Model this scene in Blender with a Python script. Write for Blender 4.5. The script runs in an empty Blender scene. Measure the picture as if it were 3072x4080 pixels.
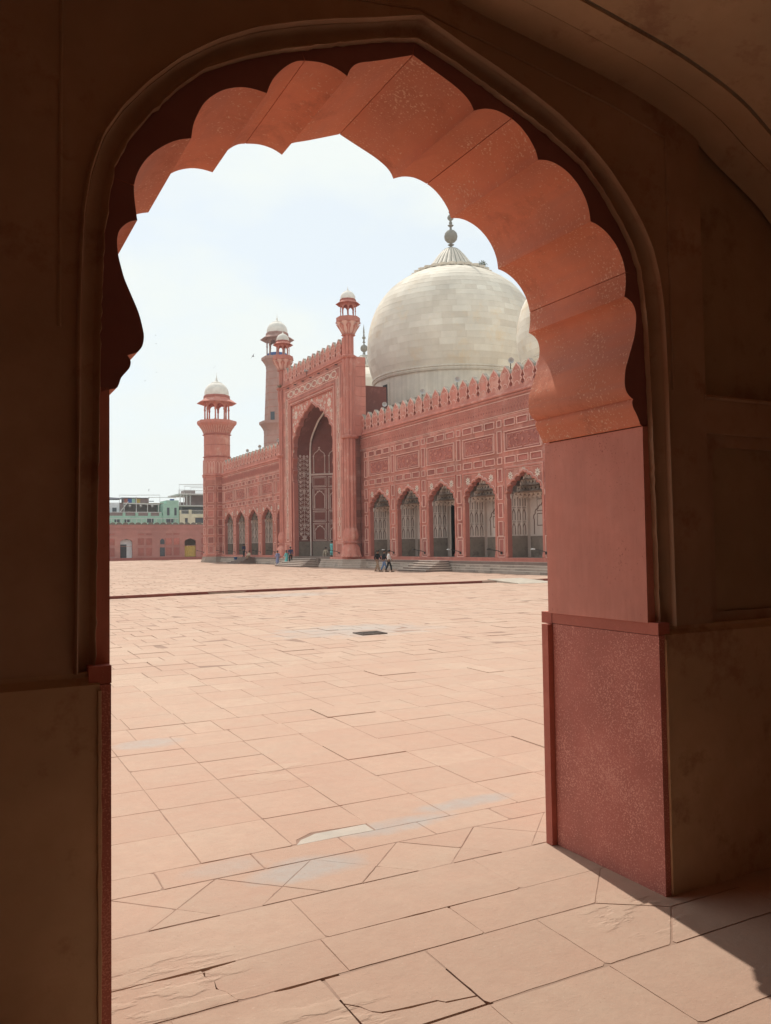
import bpy, bmesh, math, random
from mathutils import Vector, Matrix, noise
from mathutils.geometry import tessellate_polygon

random.seed(7)
PI = math.pi
scene = bpy.context.scene
COL = scene.collection

# ------------------------------------------------------------------ camera
cam_d = bpy.data.cameras.new('camera')
cam = bpy.data.objects.new('camera', cam_d)
COL.objects.link(cam)
FPX = 3300.0


def _norm(v):
    l = math.sqrt(sum(c * c for c in v))
    return tuple(c / l for c in v)


def _cross(a, b):
    return (a[1] * b[2] - a[2] * b[1], a[2] * b[0] - a[0] * b[2], a[0] * b[1] - a[1] * b[0])


_v1 = (-190 - 1536.0, -(2198 - 2040.0), -FPX)
_h = (810 - 1536.0, -(2183.5 - 2040.0), -FPX)
_Y = _norm(_v1)
_Z = _norm(_cross(_h, _v1))
if _Z[1] < 0:
    _Z = tuple(-c for c in _Z)
_X = _cross(_Y, _Z)
M = Matrix((_X, _Y, _Z)).to_4x4()
cam.matrix_world = Matrix.Translation((0, 0, 2.28)) @ M
cam_d.sensor_fit = 'VERTICAL'
cam_d.sensor_height = 36.0
cam_d.sensor_width = 27.0
cam_d.lens = FPX / 4080.0 * 36.0
cam_d.clip_start = 0.05
cam_d.clip_end = 6000
scene.camera = cam

# ------------------------------------------------------------------ sky, sun, exposure
SUN_EL = math.radians(56.7)
SUN_DIR = Vector((0.135, 1.0, 0.0)).normalized() * math.cos(SUN_EL) + Vector((0, 0, math.sin(SUN_EL)))
w = bpy.data.worlds.new('World')
scene.world = w
w.use_nodes = True
nt = w.node_tree
nt.nodes.clear()
out = nt.nodes.new('ShaderNodeOutputWorld')
bg = nt.nodes.new('ShaderNodeBackground')
sky = nt.nodes.new('ShaderNodeTexSky')
sky.sky_type = 'NISHITA'
sky.sun_disc = False
sky.sun_elevation = SUN_EL
sky.sun_rotation = math.atan2(SUN_DIR.x, SUN_DIR.y)
sky.dust_density = 1.2
sky.air_density = 1.0
sky.ozone_density = 1.0
tc = nt.nodes.new('ShaderNodeTexCoord')
mp = nt.nodes.new('ShaderNodeMapping')
mp.inputs['Scale'].default_value = (1.6, 1.6, 3.6)
mp.inputs['Location'].default_value = (0.35, 0.1, 0.0)
nz = nt.nodes.new('ShaderNodeTexNoise')
nz.inputs['Scale'].default_value = 2.1
nz.inputs['Detail'].default_value = 7
nz.inputs['Roughness'].default_value = 0.55
rp = nt.nodes.new('ShaderNodeValToRGB')
rp.color_ramp.elements[0].position = 0.42
rp.color_ramp.elements[0].color = (0.74, 0.74, 0.74, 1)
rp.color_ramp.elements[1].position = 0.60
rp.color_ramp.elements[1].color = (1, 1, 1, 1)
mx = nt.nodes.new('ShaderNodeMix')
mx.data_type = 'RGBA'
mx.inputs['B'].default_value = (6.0, 6.35, 6.2, 1)
nt.links.new(tc.outputs['Generated'], mp.inputs['Vector'])
nt.links.new(mp.outputs['Vector'], nz.inputs['Vector'])
nt.links.new(nz.outputs['Fac'], rp.inputs['Fac'])
nt.links.new(rp.outputs['Color'], mx.inputs['Factor'])
nt.links.new(sky.outputs['Color'], mx.inputs['A'])
nt.links.new(mx.outputs['Result'], bg.inputs['Color'])
nt.links.new(bg.outputs['Background'], out.inputs['Surface'])
bg.inputs['Strength'].default_value = 0.10

sun_d = bpy.data.lights.new('sun', 'SUN')
sun_d.energy = 2.3
sun_d.angle = math.radians(0.5)
sun_d.color = (1.0, 0.93, 0.83)
sun = bpy.data.objects.new('sun', sun_d)
COL.objects.link(sun)
sun.rotation_euler = SUN_DIR.to_track_quat('Z', 'Y').to_euler()
sun.location = (0, 0, 60)

vs = scene.view_settings
vs.view_transform = 'Standard'
vs.look = 'None'
vs.gamma = 1.0
vs.use_curve_mapping = False
vs.exposure = 0.62
HAZE = 0.0004
scene.cycles.max_bounces = 10
scene.cycles.diffuse_bounces = 7
scene.cycles.use_denoising = True
scene.cycles.sample_clamp_indirect = 8

# ------------------------------------------------------------------ materials
MATS = {}


def nodes_of(name, rough=0.85):
    m = bpy.data.materials.new(name)
    m.use_nodes = True
    n = m.node_tree.nodes
    b = n['Principled BSDF']
    b.inputs['Roughness'].default_value = rough
    b.inputs['Specular IOR Level'].default_value = 0.25
    return m, n, m.node_tree.links, b


def tex_noise(n, l, vec, scale, detail=5, rough=0.6):
    t = n.new('ShaderNodeTexNoise')
    t.inputs['Scale'].default_value = scale
    t.inputs['Detail'].default_value = detail
    t.inputs['Roughness'].default_value = rough
    l.new(vec, t.inputs['Vector'])
    return t.outputs['Fac']


def ramp(n, l, fac, p0, p1, c0=(0, 0, 0, 1), c1=(1, 1, 1, 1)):
    r = n.new('ShaderNodeValToRGB')
    r.color_ramp.elements[0].position = p0
    r.color_ramp.elements[1].position = p1
    r.color_ramp.elements[0].color = c0
    r.color_ramp.elements[1].color = c1
    l.new(fac, r.inputs['Fac'])
    return r.outputs['Color']


def mixc(n, l, fac, a, b, mode='MIX'):
    m = n.new('ShaderNodeMix')
    m.data_type = 'RGBA'
    m.blend_type = mode
    for sock, v in (('Factor', fac), ('A', a), ('B', b)):
        if isinstance(v, (int, float)):
            m.inputs[sock].default_value = v
        elif isinstance(v, tuple):
            m.inputs[sock].default_value = (v[0], v[1], v[2], 1)
        else:
            l.new(v, m.inputs[sock])
    return m.outputs['Result']


def math_n(n, l, op, a, b=None):
    m = n.new('ShaderNodeMath')
    m.operation = op
    for i, v in enumerate((a, b)):
        if v is None:
            continue
        if isinstance(v, (int, float)):
            m.inputs[i].default_value = v
        else:
            l.new(v, m.inputs[i])
    return m.outputs[0]


def coords(n, l, scale=(1, 1, 1)):
    g = n.new('ShaderNodeNewGeometry')
    mp = n.new('ShaderNodeMapping')
    mp.inputs['Scale'].default_value = scale
    l.new(g.outputs['Position'], mp.inputs['Vector'])
    return mp.outputs['Vector']


def bump(n, l, b, h, strength, dist):
    bp = n.new('ShaderNodeBump')
    bp.inputs['Strength'].default_value = strength
    bp.inputs['Distance'].default_value = dist
    l.new(h, bp.inputs['Height'])
    l.new(bp.outputs['Normal'], b.inputs['Normal'])


def stone(name, base, var, fine=6.0, big=0.5, speck=None, speck_scale=40, speck_pos=0.66, rough=0.85,
          bump_s=0.4, bump_d=0.01, rand=0.0, tone=0.0, streak=None, fine_scale=None, stain=None, stain_scale=1.5, grout=None):
    """layered stone: two noise mottles, optional pale specks, strata, blotches and per-piece tone"""
    m, n, l, b = nodes_of(name, rough)
    vec = coords(n, l)
    f1 = tex_noise(n, l, vec, fine, 6, 0.65)
    f2 = tex_noise(n, l, vec, big, 4, 0.6)
    c = mixc(n, l, ramp(n, l, f1, 0.35, 0.68), base, var)
    lo = tuple(x * 0.78 for x in base)
    c = mixc(n, l, ramp(n, l, f2, 0.40, 0.66), c, lo)
    if streak:
        v2 = coords(n, l, streak[1])
        f3 = tex_noise(n, l, v2, streak[2], 5, 0.6)
        c = mixc(n, l, ramp(n, l, f3, 0.42, 0.72, (0, 0, 0, 1), (streak[3],) * 3 + (1,)), c, streak[0])
    if stain:
        f4 = tex_noise(n, l, vec, stain_scale, 9, 0.74)
        c = mixc(n, l, ramp(n, l, f4, 0.54, 0.64, (0, 0, 0, 1), (0.85,) * 3 + (1,)), c, stain)
    if grout:
        br = n.new('ShaderNodeTexBrick')
        sw = n.new('ShaderNodeSeparateXYZ')
        cb = n.new('ShaderNodeCombineXYZ')
        g = n.new('ShaderNodeNewGeometry')
        l.new(g.outputs['Position'], sw.inputs[0])
        l.new(math_n(n, l, 'ADD', sw.outputs[0], sw.outputs[1]), cb.inputs[0])
        l.new(sw.outputs[2], cb.inputs[1])
        l.new(cb.outputs[0], br.inputs['Vector'])
        br.inputs['Color1'].default_value = (1, 1, 1, 1)
        br.inputs['Color2'].default_value = (0.60, 0.58, 0.58, 1)
        br.inputs['Mortar'].default_value = (0.5, 0.46, 0.45, 1)
        br.inputs['Scale'].default_value = 1.0
        br.inputs['Brick Width'].default_value = grout[0]
        br.inputs['Row Height'].default_value = grout[1]
        br.inputs['Mortar Size'].default_value = grout[2]
        c = mixc(n, l, 0.75, c, br.outputs['Color'], 'MULTIPLY')
    if speck:
        f5 = tex_noise(n, l, vec, speck_scale, 3, 0.5)
        f6 = tex_noise(n, l, vec, 2.2, 3, 0.5)
        fm = math_n(n, l, 'ADD', f5, math_n(n, l, 'MULTIPLY', math_n(n, l, 'SUBTRACT', f6, 0.5), 0.35))
        c = mixc(n, l, ramp(n, l, fm, speck_pos, speck_pos + 0.05), c, speck)
    if rand:
        oi = n.new('ShaderNodeObjectInfo')
        v = math_n(n, l, 'ADD', 1.0 - rand, math_n(n, l, 'MULTIPLY', oi.outputs['Random'], 2 * rand))
        hv = n.new('ShaderNodeHueSaturation')
        l.new(v, hv.inputs['Value'])
        l.new(c, hv.inputs['Color'])
        c = hv.outputs['Color']
    if tone:
        at = n.new('ShaderNodeAttribute')
        at.attribute_name = 'tone'
        v = math_n(n, l, 'ADD', 1.0 - tone, math_n(n, l, 'MULTIPLY', at.outputs['Fac'], 2 * tone))
        hv = n.new('ShaderNodeHueSaturation')
        l.new(v, hv.inputs['Value'])
        l.new(math_n(n, l, 'ADD', 0.85, math_n(n, l, 'MULTIPLY', at.outputs['Fac'], 0.3)), hv.inputs['Saturation'])
        l.new(c, hv.inputs['Color'])
        c = mixc(n, l, at.outputs['Fac'], mixc(n, l, 0.42, hv.outputs['Color'], (0.94, 0.80, 0.64), 'MULTIPLY'), hv.outputs['Color'])
    l.new(c, b.inputs['Base Color'])
    h = math_n(n, l, 'ADD', f1, math_n(n, l, 'MULTIPLY', tex_noise(n, l, vec, fine * 5, 4, 0.6), 0.4))
    bump(n, l, b, h, bump_s, bump_d)
    MATS[name] = m
    return m


RED = stone('red_sandstone', (0.64, 0.255, 0.20), (0.53, 0.195, 0.15), fine=2.2, big=0.22, bump_d=0.02, rand=0.05,
            streak=((0.40, 0.15, 0.12), (2.6, 2.6, 0.25), 1.0, 0.5), stain=(0.66, 0.35, 0.28), stain_scale=0.55)
RED_WALL = stone('red_sandstone_ashlar', (0.66, 0.27, 0.21), (0.54, 0.20, 0.155), fine=1.8, big=0.3, bump_d=0.02,
                 streak=((0.40, 0.15, 0.12), (2.2, 2.2, 0.22), 1.0, 0.55), stain=(0.68, 0.36, 0.29), stain_scale=0.5, grout=(1.15, 0.62, 0.012))
RED_DEEP = stone('carved_red_field', (0.39, 0.13, 0.105), (0.50, 0.19, 0.155), fine=3.0, big=0.3, bump_d=0.02, rand=0.16)
RED_DARK = stone('dark_red_sandstone', (0.42, 0.14, 0.11), (0.34, 0.11, 0.088), fine=3.0, big=0.5, bump_d=0.01, rand=0.06)
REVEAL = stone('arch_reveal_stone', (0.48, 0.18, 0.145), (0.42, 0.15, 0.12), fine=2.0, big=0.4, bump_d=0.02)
LINE = stone('pale_pink_line', (0.80, 0.50, 0.42), (0.72, 0.41, 0.34), fine=3, big=0.4, bump_d=0.003)
RECESS = stone('dark_recess_red', (0.24, 0.085, 0.07), (0.19, 0.065, 0.053), fine=2.0, big=0.4, bump_d=0.02, stain=(0.29, 0.115, 0.095), stain_scale=0.8)  # darker red stone of the portal recess
INLAY = stone('white_marble_inlay', (0.80, 0.68, 0.58), (0.72, 0.56, 0.47), fine=5, big=1.2, bump_d=0.003)
INLAY_SHADE = stone('shaded_inlay', (0.68, 0.53, 0.47), (0.58, 0.43, 0.38), fine=5, big=1.2, bump_d=0.003)  # darker copy of INLAY for the portal recess, shade painted into the colour
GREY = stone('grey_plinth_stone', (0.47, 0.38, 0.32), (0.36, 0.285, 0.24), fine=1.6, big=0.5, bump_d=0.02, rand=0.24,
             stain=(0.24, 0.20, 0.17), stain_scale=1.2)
GREY_EDGE = stone('pale_step_edge', (0.78, 0.68, 0.59), (0.66, 0.56, 0.48), fine=3, big=0.6, bump_d=0.01)  # pale top edges of the steps and plinth stones
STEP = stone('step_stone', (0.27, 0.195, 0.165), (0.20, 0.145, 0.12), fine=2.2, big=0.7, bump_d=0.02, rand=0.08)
NICHE = stone('pale_niche_plaster', (0.72, 0.62, 0.56), (0.64, 0.54, 0.49), fine=1.5, big=0.5, bump_d=0.01)
NICHE_LINE = stone('niche_outline', (0.26, 0.18, 0.15), (0.21, 0.14, 0.11), fine=3, big=0.5, bump_d=0.005)
NICHE_RIB = stone('niche_rib_plaster', (0.80, 0.70, 0.63), (0.71, 0.61, 0.55), fine=2, big=0.5, bump_d=0.005)
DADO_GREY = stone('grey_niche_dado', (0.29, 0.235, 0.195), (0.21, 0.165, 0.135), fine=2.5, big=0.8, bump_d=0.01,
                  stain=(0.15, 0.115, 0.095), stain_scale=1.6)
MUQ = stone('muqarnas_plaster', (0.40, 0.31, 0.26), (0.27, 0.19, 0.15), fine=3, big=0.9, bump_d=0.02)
MARBLE = stone('white_marble', (0.85, 0.80, 0.71), (0.79, 0.73, 0.63), fine=1.2, big=0.16, bump_d=0.006, tone=0.085, rough=0.85,
               stain=(0.76, 0.65, 0.50), stain_scale=0.22)
MARBLE_P = stone('plain_marble', (0.82, 0.75, 0.65), (0.74, 0.67, 0.56), fine=1.5, big=0.4, bump_d=0.01, rough=0.6,
                 streak=((0.52, 0.46, 0.38), (3.5, 3.5, 0.12), 1.0, 0.5))
MARBLE_GREY = stone('grey_finial_marble', (0.33, 0.31, 0.27), (0.24, 0.225, 0.20), fine=2.5, big=0.8, bump_d=0.01)
DOME_WHITE = stone('small_dome_marble', (0.84, 0.80, 0.73), (0.76, 0.71, 0.64), fine=2, big=0.5, bump_d=0.005)
LINING = stone('carved_arch_lining', (0.74, 0.275, 0.165), (0.64, 0.225, 0.145), fine=3.0, big=1.1, speck=(0.72, 0.44, 0.32),
               speck_scale=62, speck_pos=0.635, bump_s=0.35, bump_d=0.006, rand=0.08,
               streak=((0.50, 0.24, 0.19), (0.4, 0.35, 4.5), 1.4, 0.7), stain=(0.52, 0.19, 0.12), stain_scale=2.4)
BAND = stone('shaded_band_stone', (0.34, 0.15, 0.135), (0.27, 0.115, 0.105), fine=4, big=1.2, bump_s=0.3, bump_d=0.004)  # same stone as LINING; shade on its front face is put into the colour
JAMB = stone('jamb_sandstone', (0.66, 0.28, 0.22), (0.60, 0.24, 0.185), fine=4.5, big=1.3, bump_s=0.3, bump_d=0.004,
             speck=(0.42, 0.15, 0.11), speck_scale=75, speck_pos=0.68,
             streak=((0.74, 0.37, 0.30), (9, 9, 1.3), 3.0, 0.18))
DADO = stone('speckled_red_dado', (0.54, 0.20, 0.16), (0.47, 0.16, 0.13), fine=5, big=1.6, speck=(0.66, 0.31, 0.25),
             speck_scale=110, speck_pos=0.555, bump_s=0.6, bump_d=0.006)
DADO_TRIM = stone('dado_trim_stone', (0.53, 0.18, 0.135), (0.45, 0.14, 0.105), fine=9, big=1.6, speck=(0.58, 0.28, 0.21),
                  speck_scale=130, speck_pos=0.68, bump_s=0.4, bump_d=0.004)
PLASTER = stone('brown_lime_plaster', (0.51, 0.355, 0.245), (0.43, 0.28, 0.185), fine=2.4, big=0.9, bump_s=0.35, bump_d=0.008,
                stain=(0.36, 0.20, 0.135), stain_scale=2.0)
PLASTER_G = stone('olive_plaster', (0.47, 0.345, 0.225), (0.40, 0.28, 0.18), fine=2.6, big=0.8, bump_s=0.35, bump_d=0.008,
                  stain=(0.30, 0.19, 0.12), stain_scale=1.6)  # slightly darker olive brown for the sunk wall panels
PLASTER_Y = stone('ochre_plaster', (0.65, 0.46, 0.295), (0.54, 0.365, 0.225), fine=3, big=1.1, bump_s=0.35, bump_d=0.008,
                  stain=(0.40, 0.24, 0.155), stain_scale=1.9)
MORTAR = stone('joint_mortar', (0.36, 0.235, 0.175), (0.22, 0.135, 0.10), fine=5, big=2, bump_d=0.004)
PATCH = stone('lime_repair_patch', (0.56, 0.50, 0.43), (0.47, 0.40, 0.33), fine=7, big=2, bump_d=0.006)
KERB = stone('dark_red_kerb', (0.22, 0.06, 0.042), (0.16, 0.045, 0.032), fine=4, big=0.6, bump_d=0.01, rand=0.15)
FAR_RED = stone('distant_red_wall', (0.48, 0.23, 0.20), (0.43, 0.20, 0.17), fine=1.2, big=0.2, bump_d=0.02,
                stain=(0.49, 0.26, 0.215), stain_scale=0.35)
MIN_RED = stone('haze_faded_minaret', (0.47, 0.27, 0.225), (0.41, 0.23, 0.19), fine=1.2, big=0.2, bump_d=0.02)  # faded red: the distance haze is mixed into the stone colour


def plain(name, col, rough=0.8, metal=0.0, nz_scale=3.0):
    m, n, l, b = nodes_of(name, rough)
    b.inputs['Metallic'].default_value = metal
    f = tex_noise(n, l, coords(n, l), nz_scale, 5, 0.65)
    c = mixc(n, l, ramp(n, l, f, 0.3, 0.7), tuple(x * 0.82 for x in col), tuple(min(1, x * 1.1) for x in col))
    l.new(c, b.inputs['Base Color'])
    MATS[name] = m
    return m


DARK = plain('dark_interior', (0.03, 0.025, 0.024))
WOODDARK = plain('dark_door', (0.05, 0.05, 0.055))
YELLOW = plain('yellow_curtain', (0.50, 0.36, 0.10))
METAL_DARK = plain('dark_metal', (0.05, 0.047, 0.045), 0.5, 0.4)
METAL_W = plain('white_painted_metal', (0.62, 0.62, 0.60), 0.5)
METAL_G = plain('pale_pipe', (0.50, 0.50, 0.48), 0.6)
SPEAKER = plain('speaker_enamel', (0.52, 0.51, 0.50), 0.45)
GREEN = plain('mint_green_paint', (0.36, 0.58, 0.47), 0.8, 0, 0.6)
CREAM = plain('cream_paint', (0.74, 0.70, 0.52), 0.8, 0, 0.6)
PALEBLUE = plain('pale_blue_paint', (0.68, 0.73, 0.76), 0.8, 0, 0.6)
BROWN = plain('brown_brick_wall', (0.28, 0.21, 0.20), 0.9, 0, 0.8)
SLATE = plain('slate_roof_sheet', (0.26, 0.28, 0.33), 0.7, 0, 0.6)
WINDOW = plain('dark_window_glass', (0.07, 0.085, 0.10), 0.25)
GREENERY = plain('leaf_green', (0.10, 0.13, 0.05), 0.8, 0, 6)
CONCRETE = plain('ramp_concrete', (0.46, 0.40, 0.33), 0.9, 0, 3)
BLUE = plain('blue_plastic', (0.03, 0.10, 0.24), 0.4)
BLUE2 = plain('blue_sheet', (0.06, 0.12, 0.33), 0.6)
MERL = plain('weathered_merlon', (0.17, 0.15, 0.12), 0.9, 0, 2)
SKIN = plain('skin', (0.26, 0.14, 0.09), 0.6)
HAIR = plain('black_hair', (0.012, 0.010, 0.009), 0.5)
CLOTH = {}
for nm, c in dict(black=(0.015, 0.015, 0.018), khaki=(0.32, 0.22, 0.15), denim=(0.14, 0.21, 0.36), white=(0.72, 0.71, 0.69),
                  charcoal=(0.02, 0.022, 0.03), lavender=(0.24, 0.27, 0.44), turquoise=(0.16, 0.52, 0.52), navy=(0.035, 0.04, 0.10),
                  cream=(0.50, 0.42, 0.32), brown=(0.10, 0.06, 0.04)).items():
    CLOTH[nm] = plain(nm + '_cloth', c, 0.9, 0, 8)


def floor_material():
    m, n, l, b = nodes_of('courtyard_sandstone', 0.9)
    vec = coords(n, l)
    at = n.new('ShaderNodeAttribute')
    at.attribute_name = 'tone'
    f1 = tex_noise(n, l, vec, 2.4, 7, 0.65)
    f2 = tex_noise(n, l, vec, 0.55, 4, 0.6)
    f3 = tex_noise(n, l, vec, 24, 5, 0.7)
    c = mixc(n, l, at.outputs['Fac'], (0.475, 0.305, 0.228), (0.535, 0.382, 0.29))
    c = mixc(n, l, ramp(n, l, f1, 0.36, 0.68, (0, 0, 0, 1), (0.6,) * 3 + (1,)), c, (0.46, 0.35, 0.27))
    c = mixc(n, l, ramp(n, l, f2, 0.42, 0.66, (0, 0, 0, 1), (0.45,) * 3 + (1,)), c, (0.46, 0.29, 0.215))
    c = mixc(n, l, ramp(n, l, f3, 0.64, 0.74, (0, 0, 0, 1), (0.5,) * 3 + (1,)), c, (0.60, 0.48, 0.37))
    # spilled grey lime: irregular stains lying along the arcade edge and round the drain
    warp = tex_noise(n, l, vec, 1.6, 5, 0.6)
    sw = n.new('ShaderNodeSeparateXYZ')
    g = n.new('ShaderNodeNewGeometry')
    l.new(g.outputs['Position'], sw.inputs[0])
    for (sx, sy, rx, ry, amt) in ((2.25, 5.58, 0.42, 0.20, 0.75), (3.25, 6.05, 0.55, 0.15, 0.8), (4.05, 6.25, 0.50, 0.13, 0.8),
                                  (1.75, 5.85, 0.30, 0.15, 0.4), (9.3, 19.6, 2.2, 1.3, 0.55), (12.8, 34.5, 2.6, 1.2, 0.55), (2.0, 9.9, 0.42, 0.22, 0.6),
                                  (9.6, 20.4, 1.0, 0.7, 0.4)):
        dx = math_n(n, l, 'DIVIDE', math_n(n, l, 'SUBTRACT', sw.outputs[0], sx), rx)
        dy = math_n(n, l, 'DIVIDE', math_n(n, l, 'SUBTRACT', sw.outputs[1], sy), ry)
        d = math_n(n, l, 'ADD', math_n(n, l, 'MULTIPLY', dx, dx), math_n(n, l, 'MULTIPLY', dy, dy))
        d = math_n(n, l, 'ADD', math_n(n, l, 'MULTIPLY', d, 0.45), math_n(n, l, 'MULTIPLY', math_n(n, l, 'SUBTRACT', warp, 0.5), 1.5))
        c = mixc(n, l, ramp(n, l, d, 0.12, 0.62, (amt,) * 3 + (1,), (0, 0, 0, 1)), c, (0.40, 0.385, 0.36))
    l.new(c, b.inputs['Base Color'])
    # worn surface: broad dishing, grain, and scaling confined to a few ruined patches
    rough_ = None
    for (sx, sy, rx, ry) in ((0.85, 4.45, 0.75, 0.42), (1.5, 3.75, 0.55, 0.25), (3.7, 3.9, 0.35, 0.35), (14.5, 15.5, 2.2, 1.0), (5.5, 15.2, 1.4, 0.7), (2.9, 8.0, 0.5, 0.4)):
        dx = math_n(n, l, 'DIVIDE', math_n(n, l, 'SUBTRACT', sw.outputs[0], sx), rx)
        dy = math_n(n, l, 'DIVIDE', math_n(n, l, 'SUBTRACT', sw.outputs[1], sy), ry)
        d = math_n(n, l, 'ADD', math_n(n, l, 'MULTIPLY', dx, dx), math_n(n, l, 'MULTIPLY', dy, dy))
        k_ = ramp(n, l, math_n(n, l, 'ADD', d, math_n(n, l, 'MULTIPLY', math_n(n, l, 'SUBTRACT', warp, 0.5), 1.2)), 0.3, 1.0, (1, 1, 1, 1), (0, 0, 0, 1))
        rough_ = k_ if rough_ is None else math_n(n, l, 'MAXIMUM', rough_, k_)
    v2 = coords(n, l, (2.2, 5.5, 1.0))
    fl = ramp(n, l, tex_noise(n, l, v2, 0.9, 5, 0.55), 0.47, 0.53)
    fl = math_n(n, l, 'MULTIPLY', fl, rough_)
    c = mixc(n, l, math_n(n, l, 'MULTIPLY', fl, 0.30), c, (0.54, 0.42, 0.32))
    f4 = tex_noise(n, l, vec, 8.0, 6, 0.7)
    c = mixc(n, l, ramp(n, l, f4, 0.38, 0.66, (0.30,) * 3 + (1,), (0, 0, 0, 1)), c, (0.42, 0.265, 0.20))
    f5 = tex_noise(n, l, vec, 55, 3, 0.6)
    c = mixc(n, l, ramp(n, l, f5, 0.66, 0.72, (0, 0, 0, 1), (0.4,) * 3 + (1,)), c, (0.66, 0.54, 0.44))
    c = mixc(n, l, ramp(n, l, f5, 0.28, 0.33, (0.5,) * 3 + (1,), (0, 0, 0, 1)), c, (0.26, 0.165, 0.125))
    l.new(c, b.inputs['Base Color'])
    h = math_n(n, l, 'ADD', math_n(n, l, 'MULTIPLY', fl, 1.0), math_n(n, l, 'MULTIPLY', f3, 0.45))
    h = math_n(n, l, 'ADD', h, math_n(n, l, 'ADD', math_n(n, l, 'MULTIPLY', f1, 0.9), math_n(n, l, 'MULTIPLY', f4, 0.35)))
    bump(n, l, b, h, 0.6, 0.014)
    MATS['floor'] = m
    return m


FLOOR = floor_material()


# ------------------------------------------------------------------ mesh helpers
class MB:
    def __init__(self, tr=None):
        self.v, self.f, self.m, self.t = [], [], [], []
        self.tr = tr

    def add(self, p):
        if self.tr:
            p = self.tr(*p)
        self.v.append(p)
        return len(self.v) - 1

    def face(self, pts, mi=0, tone=0.5):
        idx = [self.add(p) for p in pts]
        self.f.append(idx)
        self.m.append(mi)
        self.t.append(tone)

    def box(self, a0, a1, b0, b1, c0, c1, mi=0, tone=0.5):
        i = [self.add(p) for p in ((a0, b0, c0), (a1, b0, c0), (a1, b1, c0), (a0, b1, c0), (a0, b0, c1), (a1, b0, c1), (a1, b1, c1), (a0, b1, c1))]
        for q in ((0, 3, 2, 1), (4, 5, 6, 7), (0, 1, 5, 4), (1, 2, 6, 5), (2, 3, 7, 6), (3, 0, 4, 7)):
            self.f.append([i[k] for k in q])
            self.m.append(mi)
            self.t.append(tone)

    def poly(self, pts, w, mi=0):
        """concave polygon in (u, v) at depth w"""
        idx = [self.add((p[0], p[1], w)) for p in pts]
        for tri in tessellate_polygon([[Vector((p[0], p[1], 0)) for p in pts]]):
            self.f.append([idx[k] for k in tri])
            self.m.append(mi)
            self.t.append(0.5)

    def wall_strip(self, pts, w0, w1, mi=0, closed=False):
        """surface swept from depth w0 to w1 along a polyline"""
        a = [self.add((p[0], p[1], w0)) for p in pts]
        b = [self.add((p[0], p[1], w1)) for p in pts]
        n = len(pts)
        for k in range(n if closed else n - 1):
            k2 = (k + 1) % n
            self.f.append([a[k], a[k2], b[k2], b[k]])
            self.m.append(mi)
            self.t.append(0.5)

    def prism(self, pts, w0, w1, mi=0, ms=None, back=True):
        self.poly(pts, w1, mi)
        if back:
            self.poly(pts, w0, mi)
        self.wall_strip(pts, w0, w1, mi if ms is None else ms, True)

    def lathe(self, prof, n=24, mi=0, c=(0, 0), ph=0.0, mod=None, cap=True, a0=0, a1=None):
        rings = []
        full = a1 is None
        steps = n if full else n + 1
        for (r, z) in prof:
            ring = []
            for k in range(steps):
                a = ph + (2 * PI * k / n if full else a0 + (a1 - a0) * k / n)
                rr = r * (mod(a, z) if mod else 1)
                ring.append(self.add((c[0] + rr * math.cos(a), c[1] + rr * math.sin(a), z)))
            rings.append(ring)
        for i in range(len(rings) - 1):
            for k in range(n):
                k2 = (k + 1) % steps
                self.f.append([rings[i][k], rings[i][k2], rings[i + 1][k2], rings[i + 1][k]])
                self.m.append(mi)
                self.t.append(0.5)
        if cap and full:
            for ring in (rings[0], rings[-1]):
                self.f.append(ring[:])
                self.m.append(mi)
                self.t.append(0.5)

    def octa(self, prof, mi=0, c=(0, 0)):
        k = 1 / math.cos(PI / 8)
        self.lathe([(r * k, z) for r, z in prof], 8, mi, c, PI / 8)

    def tube(self, pts, r, n=5, mi=0, closed=False):
        P = [Vector(p) for p in pts]
        rings = []
        N = len(P)
        for i, p in enumerate(P):
            if closed:
                d = P[(i + 1) % N] - P[i - 1]
            else:
                d = P[min(i + 1, N - 1)] - P[max(i - 1, 0)]
            if d.length < 1e-9:
                d = Vector((0, 0, 1))
            d.normalize()
            up = Vector((0, 0, 1)) if abs(d.z) < 0.9 else Vector((1, 0, 0))
            s = d.cross(up).normalized()
            u = s.cross(d)
            rr = r[i] if isinstance(r, (list, tuple)) else r
            rings.append([self.add(tuple(p + s * rr * math.cos(2 * PI * k / n) + u * rr * math.sin(2 * PI * k / n))) for k in range(n)])
        for i in range(N if closed else N - 1):
            a, b = rings[i], rings[(i + 1) % N]
            for k in range(n):
                k2 = (k + 1) % n
                self.f.append([a[k], a[k2], b[k2], b[k]])
                self.m.append(mi)
                self.t.append(0.5)
        if not closed:
            for ring in (rings[0], rings[-1]):
                self.f.append(ring[:])
                self.m.append(mi)
                self.t.append(0.5)

    def ribbon(self, pts, hw, w0, w1, mi=0, closed=False):
        """raised flat strip following a 2-D polyline"""
        P = [Vector((p[0], p[1])) for p in pts]
        N = len(P)
        A, B, C, D = [], [], [], []
        for i, p in enumerate(P):
            d = (P[(i + 1) % N] - P[i - 1]) if closed else (P[min(i + 1, N - 1)] - P[max(i - 1, 0)])
            if d.length < 1e-9:
                d = Vector((1, 0))
            d.normalize()
            s = Vector((-d.y, d.x))
            for L, q, ww in ((A, p - s * hw, w0), (B, p - s * hw * 0.8, w1), (C, p + s * hw * 0.8, w1), (D, p + s * hw, w0)):
                L.append(self.add((q.x, q.y, ww)))
        for i in range(N if closed else N - 1):
            j = (i + 1) % N
            for X, Y in ((A, B), (B, C), (C, D)):
                self.f.append([X[i], X[j], Y[j], Y[i]])
                self.m.append(mi)
                self.t.append(0.5)

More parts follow.
